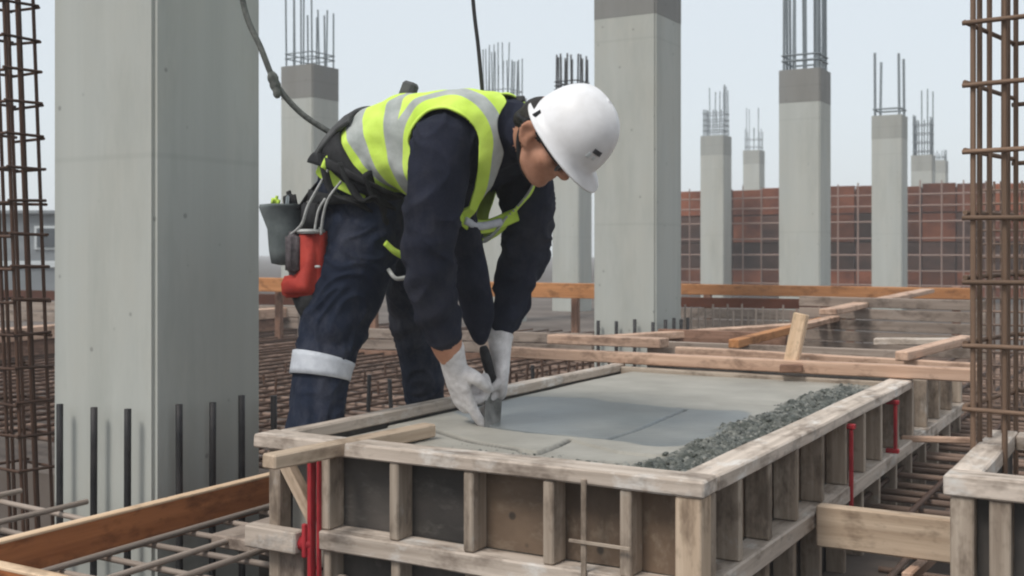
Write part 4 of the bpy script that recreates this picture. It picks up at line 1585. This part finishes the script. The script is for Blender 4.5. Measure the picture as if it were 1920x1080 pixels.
def mth(op, x, y=None, z=None):
    n_ = nt.nodes.new('ShaderNodeMath')
    n_.operation = op
    for i, v in enumerate((x, y, z)):
        if v is None:
            continue
        if hasattr(v, 'links'):
            nt.links.new(v, n_.inputs[i])
        else:
            n_.inputs[i].default_value = v
    return n_.outputs[0]


def band(x, lo, hi):
    return mth('MULTIPLY', mth('GREATER_THAN', x, lo), mth('LESS_THAN', x, hi))


vt_, vr2, vpp = attr(nt, 'vt'), attr(nt, 'vr'), attr(nt, 'vp')
tape = mth('MAXIMUM', band(vt_, 3.28, 3.80), band(vt_, 4.55, 5.05))
hoop = mth('MULTIPLY', band(vr2, 0.128, 0.160), mth('GREATER_THAN', vt_, 5.05))
tape = mth('MAXIMUM', tape, hoop)
cvv = coords(nt, (1, 1, 1), False)
ny = ramp(nt, tex_noise(nt, cvv, 9, 4, 0.6), [(0.3, (0.55, 0.77, 0.085)), (0.7, (0.69, 0.90, 0.16))])
ns = ramp(nt, tex_noise(nt, cvv, 22, 4, 0.6), [(0.3, (0.33, 0.36, 0.34)), (0.7, (0.48, 0.50, 0.48))])
nt.links.new(mixc(nt, tape, ny, ns), b.inputs['Base Color'])
b.inputs['Roughness'].default_value = 0.7
b.inputs['Specular IOR Level'].default_value = 0.25
bump(nt, b, tex_noise(nt, cvv, 45, 5, 0.7), 0.35, 0.004)
vest = child('vest', vme, m, HC)
sol = vest.modifiers.new('thick', 'SOLIDIFY')
sol.thickness = 0.006
sol.offset = -1


cable('vest_hem', [P(858, 398, 3.0), P(880, 420, 3.04), P(915, 424, 3.09), P(965, 404, 3.13), P(995, 392, 3.17)], .019, M['lime'], person, 10, 6, .005, UP)
cable('vest_hem_tape', [P(872, 413, 3.015), P(900, 424, 3.055), P(940, 416, 3.095)], .011, M['silver'], person, 10, 6, .007, UP)


# ---- belts and harness
def torso_band(name, t0, t1, off, thick, m, p0=-math.pi, p1=math.pi, skew=0.0, n=80, sag=0.0):
    V, F = [], []
    rows = 4
    closed = (p1 - p0) > 6.28
    for i in range(rows + 1):
        for k in range(n + (0 if closed else 1)):
            ph = p0 + (p1 - p0) * k / n
            t = t0 + (t1 - t0) * i / rows + skew * math.cos(ph)
            bul = thick * (1 - (2 * i / rows - 1) ** 4 * 0.5)
            V.append(torso_pt(max(0.0, t), ph, off + bul + 0.004 * noise.noise(Vector((ph * 3, t * 2, off * 50)))) - HC + Vector((0, 0, -sag * max(0, math.cos(ph)))))
    w = n + (0 if closed else 1)
    for i in range(rows):
        for k in range(n):
            k2 = (k + 1) % w if closed else k + 1
            F.append((i * w + k, i * w + k2, (i + 1) * w + k2, (i + 1) * w + k))
    me_ = mesh_from(name, V, F)
    o = child(name, me_, m, HC)
    s_ = o.modifiers.new('thick', 'SOLIDIFY')
    s_.thickness = 0.012
    s_.offset = 0
    return o


torso_band('belt', 2.55, 3.10, 0.022, 0.012, M['black'], skew=-0.12)
torso_band('belt_pad', 2.35, 3.42, 0.030, 0.012, M['darkgrey'], math.radians(-205), math.radians(-120), skew=-0.1)
torso_band('harness_strap', 1.55, 1.85, 0.014, 0.006, M['black'], math.radians(-130), math.radians(20))
torso_band('harness_strap', 2.62, 2.82, 0.038, 0.005, M['black'], math.radians(-130), math.radians(-20), skew=0.5)
# thigh loop, side strap and their lime edging
cable('harness_strap', [torso_pt(2.7, -1.9, .05), torso_pt(2.1, -1.5, .045), torso_pt(1.5, -1.1, .035), torso_pt(0.9, -0.55, .02)], .018, M['black'], person, 8, 6, .006, DV)
cable('harness_strap', [torso_pt(2.9, -1.55, .045), torso_pt(2.3, -1.0, .05), torso_pt(1.7, -0.65, .045), P(735, 470, 3.16)], .020, M['black'], person, 8, 6, .006, DV)
cable('harness_strap', [torso_pt(3.3, -1.1, .035), torso_pt(2.6, -.75, .04), torso_pt(2.0, -.4, .035)], .022, M['black'], person, 8, 6, .007, DV)
cable('lime_trim', [P(722, 455, 3.11), P(738, 470, 3.12), P(752, 478, 3.14)], .013, M['lime'], person, 8, 5, .006, DV)
cable('leg_strap', [P(728, 505, 3.14), P(742, 522, 3.13), P(762, 520, 3.15)], .006, M['webbing'], person, 8, 5)
# dorsal ring block on the back and small shoulder fittings
bmk = box_mesh('harness_block', .044, .036, .052, .010)
link('harness_block', bmk, M['darkgrey'], person, Matrix.Translation(P(766, 171, 3.17)) @ Matrix.Rotation(0.35, 4, 'Y') @ Matrix.Rotation(-ANG, 4, 'Z'))
cable('harness_strap', [P(752, 196, 3.17), P(758, 184, 3.17), P(766, 172, 3.17)], .009, M['black'], person, 8, 4)
bmk = box_mesh('harness_ring', .05, .012, .016, .004)
link('harness_ring', bmk, M['darkgrey'], person, Matrix.Translation(P(968, 186, 3.05)) @ Matrix.Rotation(-ANG, 4, 'Z'))
# reflective band round the near shin
def wrap(name, pts, rad, s0, s1, off, m):
    q = catmull(pts, 12)
    tt = np.linspace(0, len(pts) - 1, len(q))
    r = np.interp(tt, range(len(pts)), rad)
    acc = [0]
    for a, b_ in zip(q[:-1], q[1:]):
        acc.append(acc[-1] + (b_ - a).length)
    sel = np.linspace(s0, s1, 5)
    px = [Vector([np.interp(s, acc, [p[j] for p in q]) for j in range(3)]) for s in sel]
    rr = [np.interp(s, acc, r) + off for s in sel]
    V, F = tube_geo(px, rr, 36, None, E, False)
    me_ = mesh_from(name, [v - px[0] for v in V], F)
    o = child(name, me_, m, px[0])
    s_ = o.modifiers.new('thick', 'SOLIDIFY')
    s_.thickness = 0.004
    return o, px


acc_to = sum((b_ - a).length for a, b_ in zip(RL[:4], RL[1:5]))
wrap('reflective_band', RL, RLR, acc_to - 0.022, acc_to + 0.034, 0.007, M['silver'])

# ---- hanging front of the dark work jacket
q = catmull([P(856, 350, 3.06), P(862, 420, 3.07), P(876, 490, 3.09), P(889, 555, 3.115), P(899, 610, 3.135), P(905, 645, 3.15)], 6)
wd = np.interp(np.linspace(0, 1, len(q)), [0, .25, .5, .75, .92, 1], [.055, .058, .058, .046, .026, .010])
V, F = tube_geo(q, list(wd), 18, list(wd * 0.5 + .004), E)
V = [v + Vector((1, .3, 0)) * .007 * noise.noise(v * 14) for v in V]
child('jacket_front', mesh_from('jacket_front', [v - q[0] for v in V], F), M['navy'], q[0])

# ---- helmet
NTH, NPS = 72, 22
V, F = [], []
for i in range(NPS + 1):
    ps = (i / NPS) * math.pi / 2
    for k in range(NTH):
        th = 2 * math.pi * k / NTH
        c_, s_ = math.cos(th), math.sin(th)
        r = math.cos(ps) ** 0.82
        f = .115 * r * c_
        l = .101 * r * s_
        u = .138 * math.sin(ps) ** 0.92
        rid = max(0, 1 - abs(l) / .026) * math.sin(min(1, ps * 1.6)) * 0.005
        u += rid
        if i == 0:
            f, l, u = f * 1.0, l * 1.0, -0.012
        V.append(HF * f + HL * l + HU * u)
# brim ring and visor
rows = []
for ext, dz in ((0.012, -0.016), (0.013, -0.021), (-0.004, -0.022)):
    row = []
    for k in range(NTH):
        th = 2 * math.pi * k / NTH
        c_, s_ = math.cos(th), math.sin(th)
        vis = 0.030 * max(0, c_) ** 1.5 if ext > 0 else 0
        f = (.115 + ext + vis) * c_
        l = (.101 + ext + vis * .3) * s_
        row.append(HF * f + HL * l + HU * (dz - 0.25 * vis))
    rows.append(row)
base = len(V)
for row in rows:
    V += row
for i in range(NPS):
    for k in range(NTH):
        k2 = (k + 1) % NTH
        F.append((i * NTH + k, i * NTH + k2, (i + 1) * NTH + k2, (i + 1) * NTH + k))
seq = [0, base, base + NTH, base + 2 * NTH]
for a, b_ in zip(seq[:-1], seq[1:]):
    for k in range(NTH):
        k2 = (k + 1) % NTH
        F.append((b_ + k, b_ + k2, a + k2, a + k))
helm = child('helmet', mesh_from('helmet', V, F), M['helmet'], H0)
sol = helm.modifiers.new('thick', 'SOLIDIFY')
sol.thickness = 0.003
sol.offset = -1


def helm_pt(th, ps, off=0.0015):
    r = math.cos(ps) ** 0.82
    return H0 + HF * ((.115 + off) * r * math.cos(th)) + HL * ((.101 + off) * r * math.sin(th)) + HU * ((.138 + off) * math.sin(ps) ** 0.92)


def helm_patch(name, th0, th1, ps0, ps1, m, n=8):
    V, F = [], []
    for i in range(n + 1):
        for k in range(n + 1):
            V.append(helm_pt(th0 + (th1 - th0) * k / n, ps0 + (ps1 - ps0) * i / n, .0022) - H0)
    for i in range(n):
        for k in range(n):
            a = i * (n + 1) + k
            F.append((a, a + 1, a + n + 2, a + n + 1))
    o = link(name, mesh_from(name, V, F), m, helm, Matrix.Translation(H0))
    s_ = o.modifiers.new('thick', 'SOLIDIFY')
    s_.thickness = 0.0012
    return o


helm_patch('emblem', -0.55, -0.28, 0.33, 0.42, M['emblem'])
helm_patch('emblem', -0.62, -0.52, 0.20, 0.30, M['hutpale'])
helm_patch('emblem', -0.44, -0.36, 0.22, 0.29, M['hutpale'])

# ---- hair, straps, glasses, eyes
hr = Shell()
hr.ball(hp(-.016, 0, -.012), AX, (.092, .0795, .070), 0)
hr.limb([hp(-.072, .035, -.045), hp(-.078, 0, -.055), hp(-.072, -.035, -.045)], [.026, .028, .026], 0, 4)
hme = hr.skin(0.006, 3)
hme.name = 'hair'
hme.transform(Matrix.Translation(-HD))
bmh = bmesh.new()
bmh.from_mesh(hme)
hl = [v for v in bmh.verts if (v.co.dot(HF) > 0.03 and v.co.dot(HU) < 0.0) or (v.co.dot(HF) > -0.035 and v.co.dot(HU) < -0.03)]
bmesh.ops.delete(bmh, geom=hl, context='VERTS')
bmh.to_mesh(hme)
bmh.free()
child('hair', smooth(hme), M['hair'], HD)
for s in (1, -1):
    cable('glasses', [hp(-.030, .086 * s, -.012), hp(.02, .083 * s, -.014), hp(.07, .070 * s, -.018), hp(.095, .05 * s, -.022)], .0048, M['black'], person, 8, 5)
    lathe('glasses', [(0.0, -.001), (.021, -.001), (.0225, 0), (.021, .001), (0.0, .001)], M['hutdark'], hp(.104, .033 * s, -.024), person, 16, 1, 1,
          Matrix((HL, HU, HF)).transposed().to_4x4())
    eb = bpy.data.meshes.new('eye')
    bm = bmesh.new()
    bmesh.ops.create_uvsphere(bm, u_segments=12, v_segments=8, radius=.0115)
    bm.to_mesh(eb)
    bm.free()
    link('eye', smooth(eb), M['white'], person, Matrix.Translation(hp(.083, .032 * s, -.022)))
cable('chin_strap', [hp(-.03, -.088, .03), hp(-.034, -.092, -.03), hp(-.008, -.076, -.078), hp(.04, -.045, -.118), hp(.06, 0, -.134), hp(.04, .045, -.118), hp(-.012, .072, -.075), hp(-.03, .088, .03)], .0065, M['black'], person, 8, 5)
cable('nape_strap', [hp(-.01, -.088, -.005), hp(-.07, -.068, -.038), hp(-.10, 0, -.045), hp(-.07, .068, -.038), hp(-.01, .088, -.005)], .006, M['black'], person, 8, 5)


# ---- gloved hands
def hand(name, wr, f, nrm_, thumb_sign, curls, splay, thumb_pts, sc=1.0, cuff=0.035):
    """f: finger direction, nrm_: out of the palm, lateral axis toward the thumb = f x nrm_ * sign."""
    f = norm(f)
    nrm_ = norm(Vector(nrm_) - f * Vector(nrm_).dot(f))
    th = f.cross(nrm_) * thumb_sign
    g = Shell()
    k0 = wr + f * .098 * sc
    pal = [wr - f * cuff * sc, wr, wr + f * .035 * sc, wr + f * .07 * sc, k0]
    g.limb(pal, [.036 * sc, .036 * sc, .043 * sc, .047 * sc, .043 * sc], 0, 5, 18, [.033 * sc, .029 * sc, .024 * sc, .021 * sc, .017 * sc], th)
    lens = [(.043, .027, .022), (.047, .031, .023), (.043, .028, .022), (.034, .021, .019)]
    for i in range(4):
        lat = th * (.033 - .0215 * i) * sc
        p = k0 + lat - f * (.006 if i in (0, 2) else 0.0 if i == 1 else .014) * sc
        d = norm(f + th * (splay * (1.5 - i) * .12))
        pts, ang = [p - d * .03 * sc, p], 0
        for j, L in enumerate(lens[i]):
            ang += curls[i][j]
            dd = d * math.cos(ang) + nrm_ * math.sin(ang)
            p = p + dd * L * sc
            pts.append(p)
        r0 = (.0118, .0122, .0116, .0104)[i] * sc
        g.limb(pts, [r0 * 1.05, r0 * 1.08, r0 * 1.03, r0 * .98, r0 * .88], 0, 4, 12)
    tb = wr + f * .025 * sc + th * .026 * sc
    pts = [tb - th * .01 * sc]
    for a, b_, c_ in thumb_pts:
        pts.append(wr + f * a * sc + th * b_ * sc + nrm_ * c_ * sc)
    g.limb(pts, [.017 * sc, .0165 * sc, .0138 * sc, .0118 * sc][:len(pts)], 0, 4, 12)
    me_ = g.skin(0.0034, 2, 0.5)
    me_.name = name
    me_.transform(Matrix.Translation(-wr))
    # knit wrinkles
    for v in me_.vertices:
        v.co += v.normal * 0.0012 * noise.noise(v.co * 60)
    return child(name, smooth(me_), M['glove'], wr)


deg = math.radians
hand('glove', R_WR + Vector((0.006, 0.006, -.012)), P(866, 745, 3.12) - P(846, 662, 3.08), (.80, .52, .1), 1,
     [(deg(6), deg(14), deg(10)), (deg(62), deg(72), deg(45)), (deg(72), deg(80), deg(50)), (deg(75), deg(80), deg(50))], 0.8,
     [(.045, .050, .018), (.070, .050, .036), (.090, .040, .050)], 1.20, .02)
hand('glove', L_WR + Vector((0.0, 0.0, -.004)), P(936, 770, 3.19) - P(934, 640, 3.22), (-.86, -.10, .0), 1,
     [(deg(18), deg(16), deg(10)), (deg(22), deg(26), deg(16)), (deg(30), deg(40), deg(26)), (deg(40), deg(50), deg(30))], 0.5,
     [(.045, .046, .014), (.075, .044, .026), (.098, .036, .034)], 1.16, .012)

# ---- trowel
tr = empty('trowel', PZ(917, 792, 0.302), 'steel trowel held upright in the gloved hands on the concrete', 'trowel')
h0, h1 = P(906, 650, 3.15), P(926, 728, 3.175)
q = [h0 + (h1 - h0) * s for s in (0, .1, .35, .7, .92, 1)]
V, F = tube_geo(q, [.010, .014, .015, .013, .015, .011], 12)
link('handle', mesh_from('handle', [v - h0 for v in V], F), M['black'], tr, Matrix.Translation(h0))
cable('shank', [h1, P(929, 742, 3.18), P(926, 756, 3.18)], .005, M['trowel'], tr)
b0, b1 = P(910, 726, 3.16), P(944, 708, 3.20)
c0, c1 = PZ(908, 803, 0.299), PZ(938, 792, 0.299)
nn = (b1 - b0).cross(c0 - b0).normalized() * 0.002
mid0, mid1 = (b0 + c0) / 2, (b1 + c1) / 2
V = [b0 + nn, b1 + nn, c1 + nn, c0 + nn, b0 - nn, b1 - nn, c1 - nn, c0 - nn]
F = [(0, 3, 2, 1), (4, 5, 6, 7), (0, 1, 5, 4), (1, 2, 6, 5), (2, 3, 7, 6), (3, 0, 4, 7)]
link('blade', mesh_from('blade', [v - b0 for v in V], F, sm=False), M['trowel'], tr, Matrix.Translation(b0))

# ---- lanyards
ropepts = [P(430, -420, 3.22), P(438, -200, 3.22), P(455, 0, 3.22), P(490, 92, 3.22), P(518, 158, 3.23), P(560, 208, 3.25), P(605, 240, 3.27), P(648, 262, 3.27)]
lan = tag(cable('lanyard', ropepts, .0085, M['rope']), 'grey safety rope sagging from above to the back of the worker\'s belt', 'rope', 'safety ropes from above')
for a, b_, r in ((P(508, 135, 3.22), P(520, 172, 3.225), .014), (P(516, 160, 3.22), P(521, 184, 3.22), .010)):
    V, F = tube_geo([a + (b_ - a) * k / 6 for k in range(7)], [r * .6, r, r * 1.15, r, r * 1.15, r, r * .5], 10)
    link('rope_grab', mesh_from('rope_grab', [v - a for v in V], F), M['rope'], lan, Matrix.Translation(a))
tag(cable('lanyard', [P(872, -430, 3.1), P(879, -150, 3.1), P(887, 0, 3.1), P(897, 90, 3.1), P(905, 178, 3.1)], .0055, M['dark_steel']), 'thin dark rope hanging straight down to the worker\'s upper back', 'rope', 'safety ropes from above')


# ---- things on the belt
def rounded(name, c, sx, sy, sz, m, parent, rot=None, r=0.4, label=None):
    bm = bmesh.new()
    bmesh.ops.create_cube(bm, size=1)
    bmesh.ops.scale(bm, vec=(sx, sy, sz), verts=bm.verts)
    bmesh.ops.bevel(bm, geom=list(bm.edges), offset=r * min(sx, sy, sz), segments=3, affect='EDGES')
    bmesh.ops.subdivide_edges(bm, edges=bm.edges, cuts=1, use_grid_fill=True)
    for v in bm.verts:
        v.co += v.co.normalized() * 0.003 * noise.noise(v.co * 30 + c * 9)
    me_ = bpy.data.meshes.new(name)
    bm.to_mesh(me_)
    bm.free()
    smooth(me_)
    mw = Matrix.Translation(c) @ Matrix.Rotation(-ANG, 4, 'Z')
    if rot is not None:
        mw = mw @ rot
    return link(name, me_, m, parent, mw)


pcv = P(533, 440, 3.30)
pz = lambda y: CAMZ - (y - HY) / FPX * 3.30 - pcv.z
_p = lathe('tool_bucket', [(.012, pz(497)), (.036, pz(494)), (.047, pz(470)), (.053, pz(430)), (.058, pz(396)), (.061, pz(388)), (.061, pz(383)), (.056, pz(383)), (.052, pz(400)), (.048, pz(430)), (.02, pz(440)), (.001, pz(440))], M['bucket'], pcv, None, 28)
pouch = _p
for v in pouch.data.vertices:
    v.co += Vector((v.co.x, v.co.y, 0)) * 2.2 * noise.noise(v.co * 13) * (0.25 if v.co.z > .06 else 0.1) + Vector((0, 0, 0.004 * noise.noise(v.co * 21)))
tag(pouch, 'grey green canvas tool bucket hanging behind the worker\'s hip', 'tool bucket')
cable('strap', [P(561, 392, 3.27), P(578, 366, 3.25), P(600, 340, 3.25), P(616, 322, 3.25)], .011, M['black'], pouch, 8, 6, .004, DV)
cable('strap', [P(556, 440, 3.27), P(580, 420, 3.26), P(604, 400, 3.26), P(628, 392, 3.25)], .009, M['black'], pouch, 8, 6, .004, DV)
tag(rounded('cloth', P(517, 378, 3.31), .028, .03, .036, M['lime'], None, Matrix.Rotation(.3, 4, 'Y')), 'lime cloth poking out of the grey tool bucket', 'cloth')
tag(rounded('glove', P(545, 380, 3.28), .045, .04, .07, M['black'], None, Matrix.Rotation(-.25, 4, 'Y')), 'dark spare glove stuffed in the grey tool bucket', 'glove')
tag(rounded('chisel', P(538, 388, 3.26), .012, .010, .07, M['grey_steel'], None, Matrix.Rotation(.1, 4, 'Y')), 'small grey tool standing in the grey tool bucket', 'tool')

bg = empty('tool_pouch', P(570, 556, 3.12), 'red tool pouch with charcoal side pocket on the worker\'s right hip', 'pouch')
out_px = [(569, 433), (606, 433), (609, 480), (609, 545), (603, 556), (545, 558), (537, 552), (535, 532), (541, 517), (563, 514), (568, 505)]
bm = bmesh.new()
c0_ = P(575, 500, 3.12)
dep = DV * 0.030
vf_ = [bm.verts.new(P(x, y, 3.12) - c0_ - dep) for x, y in out_px]
vb_ = [bm.verts.new(P(x, y, 3.12) - c0_ + dep) for x, y in out_px]
bm.faces.new(vf_)
bm.faces.new(vb_[::-1])
for k in range(len(out_px)):
    k2 = (k + 1) % len(out_px)
    bm.faces.new((vf_[k2], vf_[k], vb_[k], vb_[k2]))
bmesh.ops.recalc_face_normals(bm, faces=bm.faces)
bmesh.ops.bevel(bm, geom=[e for e in bm.edges if all(v in vf_ for v in e.verts) or all(v in vb_ for v in e.verts)], offset=0.012, segments=3, affect='EDGES')
me = bpy.data.meshes.new('pouch_body')
bm.to_mesh(me)
bm.free()
link('pouch_body', smooth(me), M['bagred'], bg, Matrix.Translation(c0_))
rounded('side_pocket', P(553, 475, 3.12), .044, .056, .118, M['bagdark'], bg, None, .3)
rounded('rim_band', P(583, 434, 3.115), .060, .062, .012, M['webbing'], bg, None, .3)
rounded('clip', P(596, 500, 3.08), .018, .008, .006, M['webbing'], bg, None, .3)
hol = tube_geo([P(572, 552, 3.13), P(576, 575, 3.135), P(580, 598, 3.14), P(583, 612, 3.145)], [.043, .036, .022, .008], 14, [.03, .026, .018, .008], E)
o0 = P(572, 552, 3.13)
link('holster', mesh_from('holster', [v - o0 for v in hol[0]], hol[1]), M['black'], bg, Matrix.Translation(o0))
cable('strap', [P(628, 293, 3.13), P(606, 335, 3.11), P(578, 385, 3.10), P(566, 420, 3.10), P(545, 440, 3.11)], .0052, M['webbing'], bg, 8, 6, .003, DV)
cable('strap', [P(640, 340, 3.09), P(616, 372, 3.085), P(606, 405, 3.09), P(602, 440, 3.10)], .0046, M['webbing'], bg, 8, 6, .003, DV)
cable('strap', [P(610, 372, 3.085), P(597, 395, 3.09), P(590, 432, 3.10)], .004, M['webbing'], bg, 8, 6, .003, DV)
rounded('hanger', P(583, 405, 3.15), .062, .02, .075, M['black'], bg, None, .3)
cable('lime_trim', [P(606, 318, 3.11), P(614, 300, 3.13), P(627, 290, 3.15)], .012, M['lime'], person, 8, 5, .006, DV)

# ------------------------------------------------------------------ thin haze over the whole site
bm = bmesh.new()
bmesh.ops.create_cube(bm, size=1.0)
hz0, hz1 = -1.42, 5.2
bmesh.ops.scale(bm, vec=(420, 420, hz1 - hz0), verts=bm.verts)
me = bpy.data.meshes.new('haze')
bm.to_mesh(me)
bm.free()
m = bpy.data.materials.new('haze_air')
m.use_nodes = True
nt = m.node_tree
nt.nodes.clear()
o_ = nt.nodes.new('ShaderNodeOutputMaterial')
pv_ = nt.nodes.new('ShaderNodeVolumePrincipled')
pv_.inputs['Color'].default_value = (0.97, 0.985, 1.0, 1)
pv_.inputs['Density'].default_value = 0.0045
nt.links.new(pv_.outputs[0], o_.inputs['Volume'])
hz = link('haze', me, m, None, Matrix.Translation((0, 0, (hz0 + hz1) / 2)))
hz['kind'] = 'stuff'
hz.display_type = 'WIRE'
